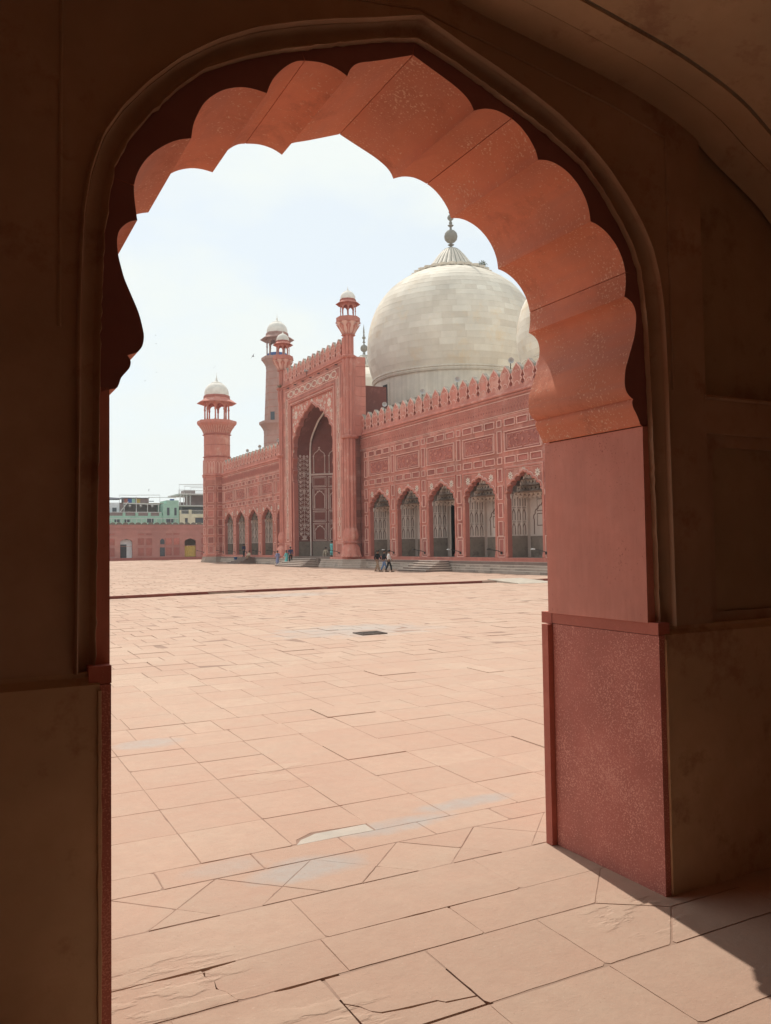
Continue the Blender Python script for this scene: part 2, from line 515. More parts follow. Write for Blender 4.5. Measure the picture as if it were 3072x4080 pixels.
    def disc(self, u, v, r, w0, w1, n=8, mi=0, star=0.0, rot=0.0, sx=1.0):
        pts = []
        k = n * 2 if star else n
        for i in range(k):
            a = rot + 2 * PI * i / k
            rr = r * (1 - star * (i % 2))
            pts.append((u + sx * rr * math.cos(a), v + rr * math.sin(a)))
        self.poly(pts, w1, mi)
        self.wall_strip(pts, w0, w1, mi, True)

    def mesh(self, name, mats, smooth=False, angle=40):
        me = bpy.data.meshes.new(name)
        me.from_pydata(self.v, [], self.f)
        if not isinstance(mats, (list, tuple)):
            mats = [mats]
        for mt in mats:
            me.materials.append(mt)
        if len(mats) > 1:
            me.polygons.foreach_set('material_index', self.m)
        if any(t != 0.5 for t in self.t):
            at = me.attributes.new('tone', 'FLOAT', 'FACE')
            at.data.foreach_set('value', self.t)
        me.update()
        bm = bmesh.new()
        bm.from_mesh(me)
        if smooth:
            bmesh.ops.remove_doubles(bm, verts=bm.verts, dist=1e-5)
        bmesh.ops.recalc_face_normals(bm, faces=bm.faces)
        bm.to_mesh(me)
        bm.free()
        if smooth:
            me.shade_smooth()
            me.set_sharp_from_angle(angle=math.radians(angle))
        return me

    def build(self, name, mats, parent=None, smooth=False, angle=40, loc=None):
        return put(name, self.mesh(name, mats, smooth, angle), parent, loc)


def put(name, me, parent=None, loc=None, rotz=0.0):
    o = bpy.data.objects.new(name, me)
    COL.objects.link(o)
    if parent:
        o.parent = parent
    if loc:
        o.location = loc
    if rotz:
        o.rotation_euler = (0, 0, rotz)
    return o


def tag(o, label=None, cat=None, group=None, kind=None):
    if label:
        o['label'] = label
    if cat:
        o['category'] = cat
    if group:
        o['group'] = group
    if kind:
        o['kind'] = kind
    return o


def thing(name, label, cat, loc=(0, 0, 0), group=None):
    o = bpy.data.objects.new(name, None)
    o.empty_display_size = 0.3
    COL.objects.link(o)
    o.location = loc
    return tag(o, label, cat, group)


def copy_tree(o, parent=None):
    c = o.copy()
    COL.objects.link(c)
    if parent:
        c.parent = parent
    for ch in list(o.children):
        copy_tree(ch, c)
    return c


def lerp(a, b, t):
    return a + (b - a) * t


def resample(pts, n):
    L = [0.0]
    for a, b in zip(pts, pts[1:]):
        L.append(L[-1] + math.dist(a, b))
    res = []
    for i in range(n + 1):
        s = L[-1] * i / n
        k = 0
        while k < len(L) - 2 and L[k + 1] < s:
            k += 1
        t = 0 if L[k + 1] == L[k] else (s - L[k]) / (L[k + 1] - L[k])
        res.append((lerp(pts[k][0], pts[k + 1][0], t), lerp(pts[k][1], pts[k + 1][1], t)))
    return res


def spline(pts, sub=4):
    out = []
    for i in range(len(pts) - 1):
        p0, p1, p2, p3 = pts[max(i - 1, 0)], pts[i], pts[i + 1], pts[min(i + 2, len(pts) - 1)]
        for k in range(sub):
            t = k / sub
            out.append(tuple(0.5 * (2 * p1[j] + (p2[j] - p0[j]) * t + (2 * p0[j] - 5 * p1[j] + 4 * p2[j] - p3[j]) * t * t
                                    + (3 * p1[j] - p0[j] - 3 * p2[j] + p3[j]) * t ** 3) for j in range(2)))
    out.append(pts[-1])
    return out


def arch_profile(half, lobes, amp, seg=5, off=0.0):
    """half: [(u, z)] from springing (u = half width) to apex (0, z). Returns a full cusped profile from +u over the apex to -u"""
    base = resample(spline(half, 4), lobes * seg)
    N = len(base)
    res = []
    for i, p in enumerate(base):
        a, b = base[max(i - 1, 0)], base[min(i + 1, N - 1)]
        dx, dz = b[0] - a[0], b[1] - a[1]
        ln = math.hypot(dx, dz) or 1
        nx, nzz = dz / ln, -dx / ln
        if i == N - 1:
            nx, nzz = 0.0, 1.0
        s = i / (N - 1)
        d = amp * abs(math.sin(PI * lobes * s)) ** 0.7 * (1 if s < 0.9 else 0.6) + off
        res.append((max(p[0] + nx * d, 0.0 if i == N - 1 else 0.004), p[1] + nzz * d))
    res[-1] = (0.0, res[-1][1])
    return res + [(-u, z) for u, z in reversed(res[:-1])]


# ================================================================== GROUND
def gz(x, y):
    """near court: level at the arcade, rising gently to the step"""
    return 0.0 if y < 6 else 0.17 * min(1.0, (y - 6) / 31.0)


STEP_LINE = [(-50, 35.0), (6, 36.65), (10.8, 37.4), (17.3, 37.8), (26.6, 37.3), (31.0, 37.0), (90, 36.5)]


def step_y(x):
    for a, b in zip(STEP_LINE, STEP_LINE[1:]):
        if a[0] <= x <= b[0]:
            return lerp(a[1], b[1], (x - a[0]) / (b[0] - a[0]))
    return 36.5


PZ = 0.28    # level of the raised court in front of the hall
g = MB()
g.face([(-300, -60, -0.3), (360, -60, -0.3), (360, 460, -0.3), (-300, 460, -0.3)])
tag(g.build('ground', MORTAR), 'dusty ground around the mosque court', kind='structure')

court = MB()
xs = [-14 + 2.5 * i for i in range(30)]
def visible(x, y, pad=0.6):
    """inside the wedge seen through the arch"""
    if y < 5:
        return True
    return x > -0.353 + 0.169 * y - pad - 0.02 * y and x < 4.7 + (y - 5.1) * 0.79 + pad


xs = [-45 + 2.5 * i for i in range(52)]
ts = [k / 14 for k in range(15)]
for xa, xb in zip(xs, xs[1:]):
    court.face([(xa, 5.0, -0.0035), (xb, 5.0, -0.0035), (xb, 6.0, -0.0035), (xa, 6.0, -0.0035)], 0 if -3 < xa < 9 else 1)
    ya, yb = step_y(xa) + 0.05, step_y(xb) + 0.05
    for t0, t1 in zip(ts, ts[1:]):
        p = [(xa, lerp(6, ya, t0)), (xb, lerp(6, yb, t0)), (xb, lerp(6, yb, t1)), (xa, lerp(6, ya, t1))]
        ins = any(visible(x, y, 2.6) for x, y in p) and xa < 34
        court.face([(x, y, gz(x, y) - 0.0038) for x, y in p], 0 if ins else 1)
court_o = tag(court.build('courtyard', [MORTAR, FLOOR]), 'near court paved in worn pink sandstone slabs', kind='structure')

plat = MB()
for xa, xb in zip(xs, xs[1:]):
    ya, yb = step_y(xa) + 0.02, step_y(xb) + 0.02
    for k in range(24):
        y0, y1 = lerp(ya, 146.0, k / 24), lerp(ya, 146.0, (k + 1) / 24)
        z0, z1 = lerp(yb, 146.0, k / 24), lerp(yb, 146.0, (k + 1) / 24)
        p = [(xa, y0), (xb, z0), (xb, z1), (xa, y1)]
        ins = any(visible(x, y, 1.0) for x, y in p) and -3 < xa < 31
        plat.face([(x, y, PZ - 0.02) for x, y in p], 0 if ins else 1)
    plat.face([(xa, ya, PZ - 0.02), (xb, yb, PZ - 0.02), (xb, yb, -0.2), (xa, ya, -0.2)])
    plat.face([(xa, 146.0, PZ - 0.02), (xb, 146.0, PZ - 0.02), (xb, 146.0, -0.2), (xa, 146.0, -0.2)])
    plat.face([(xa, 146.0, 0.0), (xb, 146.0, 0.0), (xb, 150.3, 0.0), (xa, 150.3, 0.0)], 1)
plat_o = tag(plat.build('raised_court', [MORTAR, FLOOR]), 'raised central court in front of the prayer hall', kind='structure')


# joints that have opened up: x from, x to, y of the joint, width
WIDE = [(0.95, 1.35, 4.54, 0.020), (0.3, 0.9, 4.54, 0.010), (1.5, 1.8, 4.135, 0.016), (2.45, 2.9, 4.545, 0.010), (2.75, 3.3, 3.51, 0.010), (1.7, 2.3, 8.07, 0.008), (2.9, 3.5, 9.46, 0.008)]


BEVEL = 0.004


def slab_mb(mb, poly, z, thick=0.05, tone=0.5, gap=0.004, jit=0.003, tilt=0.0, seg=0):
    """one paving slab: rough-edged polygon with a small arris"""
    cx = sum(p[0] for p in poly) / len(poly)
    cy = sum(p[1] for p in poly) / len(poly)
    pts = []
    if seg >= 3:
        q = []
        n = len(poly)
        for i in range(n):
            p0, p, p2 = poly[i - 1], poly[i], poly[(i + 1) % n]
            if random.random() < 0.28:
                for o in (p0, p2):
                    d_ = math.dist(o, p) or 1
                    c_ = min(random.uniform(0.008, 0.035), d_ * 0.3)
                    q.append((lerp(p[0], o[0], c_ / d_), lerp(p[1], o[1], c_ / d_)))
            else:
                q.append(p)
        poly = q
    n = len(poly)
    for i in range(n):
        a, b = poly[i], poly[(i + 1) % n]
        m = max(1, seg if math.dist(a, b) > 0.1 else 1)
        for k in range(m):
            t = k / m
            x, y = lerp(a[0], b[0], t), lerp(a[1], b[1], t)
            dx, dy = cx - x, cy - y
            ln = math.hypot(dx, dy) or 1
            s = gap * 1.4 + random.random() * jit * (2.2 if random.random() < 0.15 else 1)
            for (wa, wb, wy, ww) in WIDE:
                if abs(y - wy) < 0.012 and wa < x < wb and cy < wy:
                    s += ww * math.sin(PI * (x - wa) / (wb - wa)) ** 0.6
            pts.append((x + dx / ln * s, y + dy / ln * s))
    ta, tb = random.uniform(-tilt, tilt) * 0.5, random.uniform(-tilt, tilt)

    def zz(x, y):
        return z(x, y) + ta * (x - cx) + tb * (y - cy) + dz
    dz = random.uniform(-0.002, 0.002) + (random.uniform(0.004, 0.009) if cy > 6.8 and random.random() < 0.07 else 0)
    top = []
    for (x, y) in pts:
        dx, dy = cx - x, cy - y
        ln = math.hypot(dx, dy) or 1
        top.append((x + dx / ln * BEVEL, y + dy / ln * BEVEL))
    it = [mb.add((x, y, zz(x, y))) for x, y in top]
    im = [mb.add((x, y, zz(x, y) - BEVEL * 0.8)) for x, y in pts]
    ib = [mb.add((x, y, zz(x, y) - thick)) for x, y in pts]
    mb.f.append(it)
    mb.m.append(0)
    mb.t.append(tone)
    N = len(pts)
    for k in range(N):
        j = (k + 1) % N
        for A, B in ((it, im), (im, ib)):
            mb.f.append([A[k], A[j], B[j], B[k]])
            mb.m.append(0)
            mb.t.append(tone)


def tone_rnd():
    return min(0.98, max(0.02, random.gauss(0.5, 0.2) + (0.3 if random.random() < 0.06 else 0)))


slab_list = []
# chevron border: diamonds cut by the two straight courses, triangles between
for k in range(-5, 10):
    cx0 = 1.625 + 0.71 * k
    if not -2.0 < cx0 < 8.5:
        continue
    slab_list.append([(cx0 - 0.355, 5.355), (cx0 - 0.135, 5.135), (cx0 + 0.135, 5.135), (cx0 + 0.355, 5.355), (cx0 + 0.01, 5.70), (cx0 - 0.01, 5.70)])
    ax0 = 1.27 + 0.71 * k
    slab_list.append([(ax0, 5.355), (ax0 + 0.345, 5.70), (ax0 - 0.345, 5.70)])
    slab_list.append([(ax0, 5.355), (ax0 - 0.22, 5.135), (ax0 + 0.22, 5.135)])
for k in range(-5, 10):
    x0 = 1.27 + 0.71 * k
    slab_list.append([(x0, 5.705), (x0 + 0.71, 5.705), (x0 + 0.71, 6.03), (x0, 6.03)])
rows = [6.03, 6.73, 7.40, 8.07, 8.77, 9.46]
while rows[-1] < 36.0:
    rows.append(rows[-1] + random.uniform(0.62, 0.74))
rows.append(99)
near_mb = []
far_mb = MB()
cand = []
for r, (ya, yb) in enumerate(zip(rows, rows[1:])):
    yb_end = yb
    x = 1.61 - 0.707 * 8 + (0.0 if r % 3 else 0.35) * (1 if r > 4 else 0)
    while x < 33.5:
        wd = 0.707 * (1 if random.random() < 0.85 else random.choice((0.5, 1.5))) + random.uniform(-0.012, 0.012)
        if r < 5:
            wd = 0.707
        xb = x + wd
        yq = yb if yb < 90 else step_y((x + xb) / 2)
        y0, y1 = ya, min(yq, step_y(x) - 0.02)
        if y1 - y0 > 0.1 and visible((x + xb) / 2, (y0 + y1) / 2, 2.6):
            cand.append([(x, y0), (xb, y0), (xb, y1), (x, y1)])
        x = xb
broken = {(0, 0): None}
cand.sort(key=lambda p: (not visible((p[0][0] + p[1][0]) / 2, p[0][1], 0.5), p[0][1]))
for poly in slab_list + cand:
    cy = sum(p[1] for p in poly) / len(poly)
    cx = sum(p[0] for p in poly) / len(poly)
    if len(near_mb) < 215:
        mb = MB()
        hole = abs(cx - 2.68) < 0.2 and abs(cy - 6.38) < 0.2
        if hole:      # the slab broken along its front edge, a pale lime patch lower inside the break
            x0, y0 = poly[0]
            x1, y1 = poly[2]
            brk = [(x0, y0 + 0.02), (x0 + 0.03, y0 + 0.02), (x0 + 0.06, y0 + 0.10), (x0 + 0.22, y0 + 0.19), (x1 + 0.02, y0 + 0.17), (x1, y1), (x0, y1)]
            slab_mb(mb, brk, gz, tone=tone_rnd(), seg=2)
            pm = MB()
            slab_mb(pm, [(x0 + 0.02, y0), (x1, y0), (x1, y0 + 0.17), (x0 + 0.24, y0 + 0.17), (x0 + 0.09, y0 + 0.09)], lambda a, b: gz(a, b) - 0.0015, tone=0.9, seg=2)
            po = pm.build('repair_patch', PATCH, court_o)
        else:
            d = 1 if cy < 12 else 0.6
            slab_mb(mb, poly, gz, tone=tone_rnd(), seg=5 if cy < 9 else 3, gap=0.0008, jit=0.0032, tilt=0.004)
        near_mb.append(mb)
        mb.build('slab', FLOOR, court_o)
    else:
        slab_mb(far_mb, poly, gz, tone=tone_rnd(), seg=2, jit=0.007, gap=0.001 + 0.00025 * cy, tilt=0.004 if random.random() < 0.82 else 0.024)
tag(far_mb.build('distant_slab', FLOOR, court_o), kind='stuff')

# the raised court: long rows of slabs, joined
pm = MB()
y = 37.0
while y < 146:
    dy = 0.75 if y < 80 else 1.5
    x = -2.0 + random.random()
    while x < 33.2:
        wd = random.uniform(0.8, 1.3) * (1 if y < 80 else 2)
        if visible(x, y, 2.5) or visible(x + wd, y, 2.5):
            y0 = max(y, step_y(x) + 0.26)
            if y + dy - y0 > 0.15 and not (x + wd > 32.6 and y > 40):
                slab_mb(pm, [(x, y0), (x + wd, y0), (x + wd, y + dy), (x, y + dy)], lambda a, b: PZ, tone=tone_rnd(), gap=0.012, jit=0.02, tilt=0.008, seg=1)
        x += wd
    y += dy
tag(pm.build('court_slab', FLOOR, plat_o), kind='stuff')
# dark red kerb stones along the step
x = 3.5
while x < 31.5:
    wd = random.uniform(0.9, 1.5)
    if x + wd > 26.4 and x < 29.0:
        x += wd
        continue
    k = MB()
    ya, yb = step_y(x), step_y(x + wd)
    for (p, q) in (((x + 0.006, ya), (x + wd - 0.006, yb)),):
        a = [(p[0], p[1], 0.0), (q[0], q[1], 0.0), (q[0], q[1] + 0.25, 0.0), (p[0], p[1] + 0.25, 0.0)]
        b = [(p[0], p[1] + 0.012, PZ + 0.004), (q[0], q[1] + 0.012, PZ + 0.004), (q[0], q[1] + 0.25, PZ + 0.004), (p[0], p[1] + 0.25, PZ + 0.004)]
        k.face(b)
        for i in range(4):
            j = (i + 1) % 4
            k.face([a[i], a[j], b[j], b[i]])
    k.build('kerb_stone', KERB, plat_o)
    x += wd

# concrete ramp slab laid over the step, and the drain grate
rm = MB()
rm.prism([(35.3, 0.172), (35.5, 0.20), (38.2, PZ + 0.05), (38.2, PZ - 0.01), (37.4, 0.10), (35.3, 0.12)], 26.3, 28.6)
rm.v = [(c, a, b) for (a, b, c) in rm.v]
tag(rm.build('ramp_slab', CONCRETE), 'pale concrete ramp slab bridging the low court step beside the right pier', 'ramp')
IRON = plain('rusty_iron', (0.13, 0.10, 0.085), 0.8, 0.0, 8)
gt = thing('drain_grate', 'dark iron drain grate set in the sunlit court paving', 'drain grate', (9.32, 18.75, gz(0, 18.75) + 0.012))
fr = MB()
fr.box(-0.42, 0.42, -0.34, -0.29, -0.02, 0.015)
fr.box(-0.42, 0.42, 0.29, 0.34, -0.02, 0.015)
fr.box(-0.42, -0.37, -0.29, 0.29, -0.02, 0.015)
fr.box(0.37, 0.42, -0.29, 0.29, -0.02, 0.015)
fr.build('frame', IRON, gt)
pit = MB()
pit.box(-0.37, 0.37, -0.29, 0.29, -0.02, -0.004)
pit.build('pit', plain('drain_pit', (0.07, 0.05, 0.04)), gt)
bar = MB()
bar.box(-0.37, 0.37, -0.012, 0.012, -0.003, 0.012)
bme = bar.mesh('bar', IRON)
for k in range(6):
    put('bar', bme, gt, (0, -0.24 + 0.096 * k, 0))
xb = MB()
xb.box(-0.012, 0.012, -0.29, 0.29, -0.003, 0.010)
xme = xb.mesh('cross_bar', IRON)
gt.scale = (0.82, 0.86, 1)
for k in range(3):
    put('cross_bar', xme, gt, (-0.19 + 0.19 * k, 0, 0))

# ------------------------------------------------------------------ arcade floor
af = MB()
DEEP = [(1.70, 2.40, 3.50, 3.90), (0.25, 1.40, 4.515, 4.575), (1.48, 1.84, 4.11, 4.155), (2.45, 2.92, 4.525, 4.565), (1.17, 1.32, 4.15, 4.5)]
bx_ = sorted({-9, 14, *[d[0] for d in DEEP], *[d[1] for d in DEEP]})
by_ = sorted({-4, 5.2, *[d[2] for d in DEEP], *[d[3] for d in DEEP]})
for xa, xb in zip(bx_, bx_[1:]):
    for ya, yb in zip(by_, by_[1:]):
        mx_, my_ = (xa + xb) / 2, (ya + yb) / 2
        z_ = -0.045 if any(d[0] < mx_ < d[1] and d[2] < my_ < d[3] for d in DEEP) else -0.0028
        af.face([(xa, ya, z_), (xb, ya, z_), (xb, yb, z_), (xa, yb, z_)])
JOINT = stone('worn_joint_mortar', (0.45, 0.305, 0.23), (0.25, 0.155, 0.115), fine=3.5, big=1.2, bump_d=0.004)
af_o = tag(af.build('arcade_floor', JOINT), 'worn sandstone floor of the shaded arcade', kind='structure')
BEVEL = 0.0014
flat = lambda a, b: 0.0
low = lambda a, b: -0.0028
# slab broken across by a long crack, its front piece sunk
CR = [(1.745, 3.86), (1.80, 3.80), (1.83, 3.735), (1.87, 3.70), (1.95, 3.685), (2.02, 3.672), (2.10, 3.668), (2.17, 3.66), (2.20, 3.625), (2.27, 3.615), (2.365, 3.60)]
for poly_, zf, sg in (([(1.745, 4.125), *CR, (2.365, 4.125)], flat, 1), ([*[(x, y - 0.010) for x, y in reversed(CR)], (1.745, 3.515), (2.365, 3.515)], low, 1)):
    mb = MB()
    slab_mb(mb, poly_, zf, tone=0.62, seg=sg, gap=0.0004, jit=0.004)
    mb.build('slab', FLOOR, af_o)
# sunken corner at the left jamb with a split slab
for poly_, zf in (([(0.6, 4.545), (0.86, 4.60), (0.99, 4.66), (1.05, 4.62), (1.0, 4.56), (0.95, 4.545)], low),):
    pass
pieces = []
# long worn sill in the opening
for a, b in ((-1.2, 0.55), (0.55, 1.95), (1.95, 3.35), (3.35, 4.9), (4.9, 6.0)):
    pieces.append([(a, 4.545), (b, 4.545), (b, 5.13), (a, 5.13)])
SPL = [(1.22, 4.535), (1.205, 4.45), (1.235, 4.38), (1.225, 4.30), (1.26, 4.25), (1.29, 4.14)]
pieces.append([(0.3, 4.135), *reversed(SPL), (0.3, 4.54)])
pieces.append([*SPL, (1.905, 4.135), (1.905, 4.54)])
for a, b in ((-1.2, 0.3), (1.905, 2.78)):
    pieces.append([(a, 4.135), (b, 4.135), (b, 4.54), (a, 4.54)])
pieces.append([(2.78, 4.135), (3.62, 4.135), (4.03, 4.54), (2.78, 4.54)])
pieces.append([(3.62, 4.13), (3.63, 4.12), (3.99, 3.86), (4.6, 3.86), (4.6, 4.54), (4.035, 4.54)])
for a, b in ((-1.2, 0.95), (0.95, 1.74), (2.37, 3.15)):
    pieces.append([(a, 3.51), (b, 3.51), (b, 4.13), (a, 4.13)])
pieces.append([(3.15, 3.51), (3.62, 3.51), (3.985, 3.855), (3.62, 4.12), (3.15, 4.13)])
pieces.append([(3.63, 3.505), (4.29, 3.505), (4.6, 3.505), (4.6, 3.85), (3.99, 3.85)])
pieces.append([(4.6, 3.505), (6.0, 3.505), (6.0, 4.2), (4.6, 4.2)])
yy = 3.5
for r in range(7):
    dy = random.choice((0.62, 0.7, 0.75))
    x = -1.2 + random.random() * 0.4
    if r == 0:
        cuts = [-1.2, 0.5, 1.3, 2.37, 3.15, 4.29, 5.2, 6.0]
    else:
        cuts = [-1.2]
        while cuts[-1] < 5.4:
            cuts.append(cuts[-1] + random.uniform(0.7, 1.15))
        cuts[-1] = 6.0
    for a, b in zip(cuts, cuts[1:]):
        pieces.append([(a, yy - dy), (b, yy - dy), (b, yy - 0.004), (a, yy - 0.004)])
    yy -= dy
for p in pieces:
    random.seed(int(abs(p[0][0] * 97 + p[0][1] * 31)) + 3)
    mb = MB()
    wide = max(q[1] for q in p) > 4.53 and min(q[1] for q in p) > 4.5
    slab_mb(mb, p, flat, tone=tone_rnd() * 0.5 + 0.42, seg=9, jit=0.0028, gap=0.0003, tilt=0.001)
    mb.build('slab', FLOOR, af_o)
# broken edges where the stone has scaled away
def scale_scar(pts, parent, wd=0.012):
    s = MB()
    L = [(x, y) for x, y in resample(pts, 14)]
    L = [(x + random.uniform(-.012, .012), y + random.uniform(-.012, .012)) for x, y in L]
    n = len(L)
    top = [s.add((x, y + wd * (0.25 + 0.75 * math.sin(PI * i / (n - 1))) * random.uniform(0.5, 1.1), 0.006)) for i, (x, y) in enumerate(L)]
    mid = [s.add((x, y, 0.0065 + 0.006 * math.sin(PI * i / (n - 1)))) for i, (x, y) in enumerate(L)]
    bot = [s.add((x, y - 0.12 * math.sin(PI * i / (n - 1)), 0.0045)) for i, (x, y) in enumerate(L)]
    s.build('scaled_edge', FLOOR, parent)

# ================================================================== THE ARCADE THE CAMERA STANDS IN
XC = 2.358
arc = thing('arcade', 'shaded brown arcade bay framing the view with a cusped red stone arch', 'arcade')
RP = [(2.346, 5.113), (2.468, 5.065), (2.607, 5.011), (2.692, 4.966), (2.739, 4.924), (2.762, 4.882), None, (2.81, 4.903), (2.859, 4.917), (2.93, 4.923),
      (3.011, 4.907), (3.092, 4.872), (3.164, 4.812), (3.218, 4.739), (3.238, 4.68), None, (3.312, 4.691), (3.388, 4.682), (3.475, 4.648),
      (3.552, 4.589), (3.61, 4.513), (3.643, 4.432), (3.654, 4.359), None, (3.716, 4.345), (3.797, 4.303), (3.868, 4.238), (3.918, 4.157),
      (3.944, 4.064), (3.943, 3.975), (3.93, 3.901), None, (3.976, 3.883), (4.011, 3.849), (4.029, 3.794), (4.025, 3.723), (4.007, 3.636),
      (3.979, 3.563), (3.948, 3.482), (3.925, 3.424), (3.914, 3.36), (3.914, 3.305), (3.927, 3.267), (3.954, 3.238), (3.983, 3.222), None,
      (3.974, 3.197), (3.983, 3.163), (4.006, 3.129), (4.028, 3.088), (4.041, 3.057), (4.059, 3.051)]
LP = [(2.346, 5.113), (2.12, 5.021), (2.017, 4.983), (1.975, 4.96), (1.946, 4.929), (1.933, 4.903), (1.924, 4.88), None, (1.859, 4.906),
      (1.778, 4.916), (1.698, 4.906), (1.62, 4.884), (1.553, 4.832), (1.498, 4.767), (1.471, 4.715), (1.454, 4.668), None, (1.385, 4.674),
      (1.313, 4.666), (1.236, 4.637), (1.179, 4.598), (1.122, 4.54), (1.085, 4.469), (1.063, 4.408), (1.052, 4.338), None, (0.993, 4.319),
      (0.934, 4.285), (0.869, 4.231), (0.822, 4.174), (0.788, 4.107), (0.772, 4.044), (0.773, 3.985), (0.782, 3.909), (0.787, 3.875), None,
      (0.756, 3.864), (0.727, 3.842), (0.703, 3.811), (0.694, 3.779), (0.692, 3.745), (0.698, 3.686), (0.717, 3.609), (0.729, 3.571),
      (0.755, 3.51), (0.791, 3.425), (0.81, 3.353), (0.817, 3.308), (0.81, 3.263), (0.793, 3.236), (0.781, 3.226), (0.739, 3.209), None,
      (0.752, 3.188), (0.754, 3.168), (0.745, 3.143), (0.712, 3.101), (0.701, 3.071), (0.69, 3.048), (0.667, 3.04)]


def smooth_profile(P):
    segs, cur = [], []
    for p in P:
        if p is None:
            segs.append(cur)
            cur = [cur[-1]]
        else:
            cur.append(p)
    segs.append(cur)
    out = []
    for s in segs:
        q = spline(s, 3)
        out += q if not out else q[1:]
    return out


RPS, LPS = smooth_profile(RP), smooth_profile(LP)
E0H = [(0, 5.19), (0.11, 5.16), (0.25, 5.12), (0.44, 5.05), (0.65, 4.97), (0.86, 4.89), (1.05, 4.80), (1.23, 4.70), (1.38, 4.56), (1.51, 4.40),
       (1.61, 4.26), (1.68, 4.10), (1.71, 3.92), (1.73, 3.7), (1.745, 3.3), (1.75, 2.9), (1.76, 2.4), (1.77, 1.72)]
E1H = [(0, 5.31), (0.12, 5.27), (0.29, 5.21), (0.55, 5.13), (0.75, 5.06), (0.99, 4.96), (1.18, 4.85), (1.38, 4.70), (1.54, 4.54), (1.66, 4.39),
       (1.75, 4.24), (1.81, 4.05), (1.84, 3.86), (1.85, 3.65), (1.86, 3.3), (1.86, 2.9), (1.865, 2.4), (1.87, 1.72)]
YJ, YB = 4.058, 5.085
fx = lambda u, v, w: (u, w, v)          # (x, z, y) -> world


def e0_at(z, side, x):
    """point on the outer edge of the red band nearest to a profile point"""
    best = None
    for (u, zz) in resample(E0H, 120):
        p = (XC + side * u, zz)
        d = (p[0] - x) ** 2 + (p[1] - z) ** 2
        if best is None or d < best[0]:
            best = (d, p)
    return best[1]


def voussoirs(P, side, cut_pts):
    idx = [min(range(len(P)), key=lambda i: math.dist(P[i], c)) for c in cut_pts]
    e0 = [(XC + side * u, z) for u, z in resample(E0H, 120)]
    for a, b in zip(idx, idx[1:]):
        chunk = P[a:b + 1]
        ea = 0 if a == 0 else min(range(len(e0)), key=lambda i: math.dist(e0[i], chunk[0]))
        eb = min(range(len(e0)), key=lambda i: math.dist(e0[i], chunk[-1]))
        outer = e0[ea:eb + 1]
        g = 0.0028
        c2 = chunk[:]
        dx, dz = chunk[1][0] - chunk[0][0], chunk[1][1] - chunk[0][1]
        ln = math.hypot(dx, dz)
        c2[0] = (chunk[0][0] + dx / ln * g, chunk[0][1] + dz / ln * g)
        dx, dz = chunk[-2][0] - chunk[-1][0], chunk[-2][1] - chunk[-1][1]
        ln = math.hypot(dx, dz)
        c2[-1] = (chunk[-1][0] + dx / ln * g, chunk[-1][1] + dz / ln * g)
        poly = c2 + [(x, z) for x, z in reversed(outer)]
        mb = MB(fx)
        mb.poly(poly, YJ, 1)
        mb.poly(poly, YB, 0)
        mb.wall_strip(poly, YJ, YB, 0, True)
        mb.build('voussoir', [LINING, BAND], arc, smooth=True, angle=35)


voussoirs(RPS, 1, [(2.346, 5.113), (3.04, 4.895), (3.944, 4.064), (4.059, 3.051)])
voussoirs(LPS, -1, [(2.346, 5.113), (1.66, 4.897), (0.772, 4.044), (0.667, 3.04)])
# dark core behind the joints
core = MB(fx)
for P, s in ((RPS, 1), (LPS, -1)):
    Q = [(x + s * 0.02, z + 0.02) for x, z in P]
    core.wall_strip(Q, YJ + 0.006, YB - 0.006)
core.build('joint_core', MORTAR, arc)

# jamb stones, dado, rails of both piers
def pier(s):
    X = lambda x: x if s > 0 else 2 * XC - x
    def bx(mb, x0, x1, *r, mi=0):
        a, b = X(x0), X(x1)
        mb.box(min(a, b), max(a, b), *r, mi)
    j = MB()
    bx(j, 4.060, 4.135, YJ, YB, 1.745, 3.046)
    j.build('jamb_stone', JAMB, arc)
    r = MB()
    bx(r, 4.066, 4.165, 3.974, 5.048, 1.668, 1.748)
    ro = r.build('dado_rail', DADO_TRIM, arc)
    c = MB()
    bx(c, 4.062, 4.13, 5.052, 5.172, 1.664, 1.750)
    c.build('rail_end', DADO_TRIM, arc)
    d = MB()
    bx(d, 4.068, 4.118, 3.972, 5.045, 0.0, 1.664)
    d.build('dado_panel', DADO, arc)
    e = MB()
    bx(e, 4.022, 4.118, 5.050, 5.122, 0.0, 1.660)
    e.build('dado_edge', DADO_TRIM, arc)
    p = MB()
    bx(p, 4.118, 6.2, 3.966, 4.4, 0.0, 1.668)
    a0, a1 = X(4.118), X(6.2)
    p.face([(a0, 3.966, 1.668), (a1, 3.966, 1.668), (a1, 4.0, 1.700), (a0, 4.0, 1.700)])
    bx(p, 4.165, 6.2, 3.999, 4.4, 1.668, 1.720)
    p.build('plaster_dado', PLASTER_Y, arc)
    t = MB()
    t.tube([(X(4.121), 3.962, 0.02 + 0.06 * k) for k in range(28)], [0.008 + random.random() * 0.006 for k in range(28)], 5)
    t.build('plaster_bead', PLASTER_Y, arc)


pier(1)
pier(-1)

# wall face with its moulded arch
def full(half, n=120):
    h = resample(half, n)
    return [(XC - u, z) for u, z in reversed(h)] + [(XC + u, z) for u, z in h[1:]]


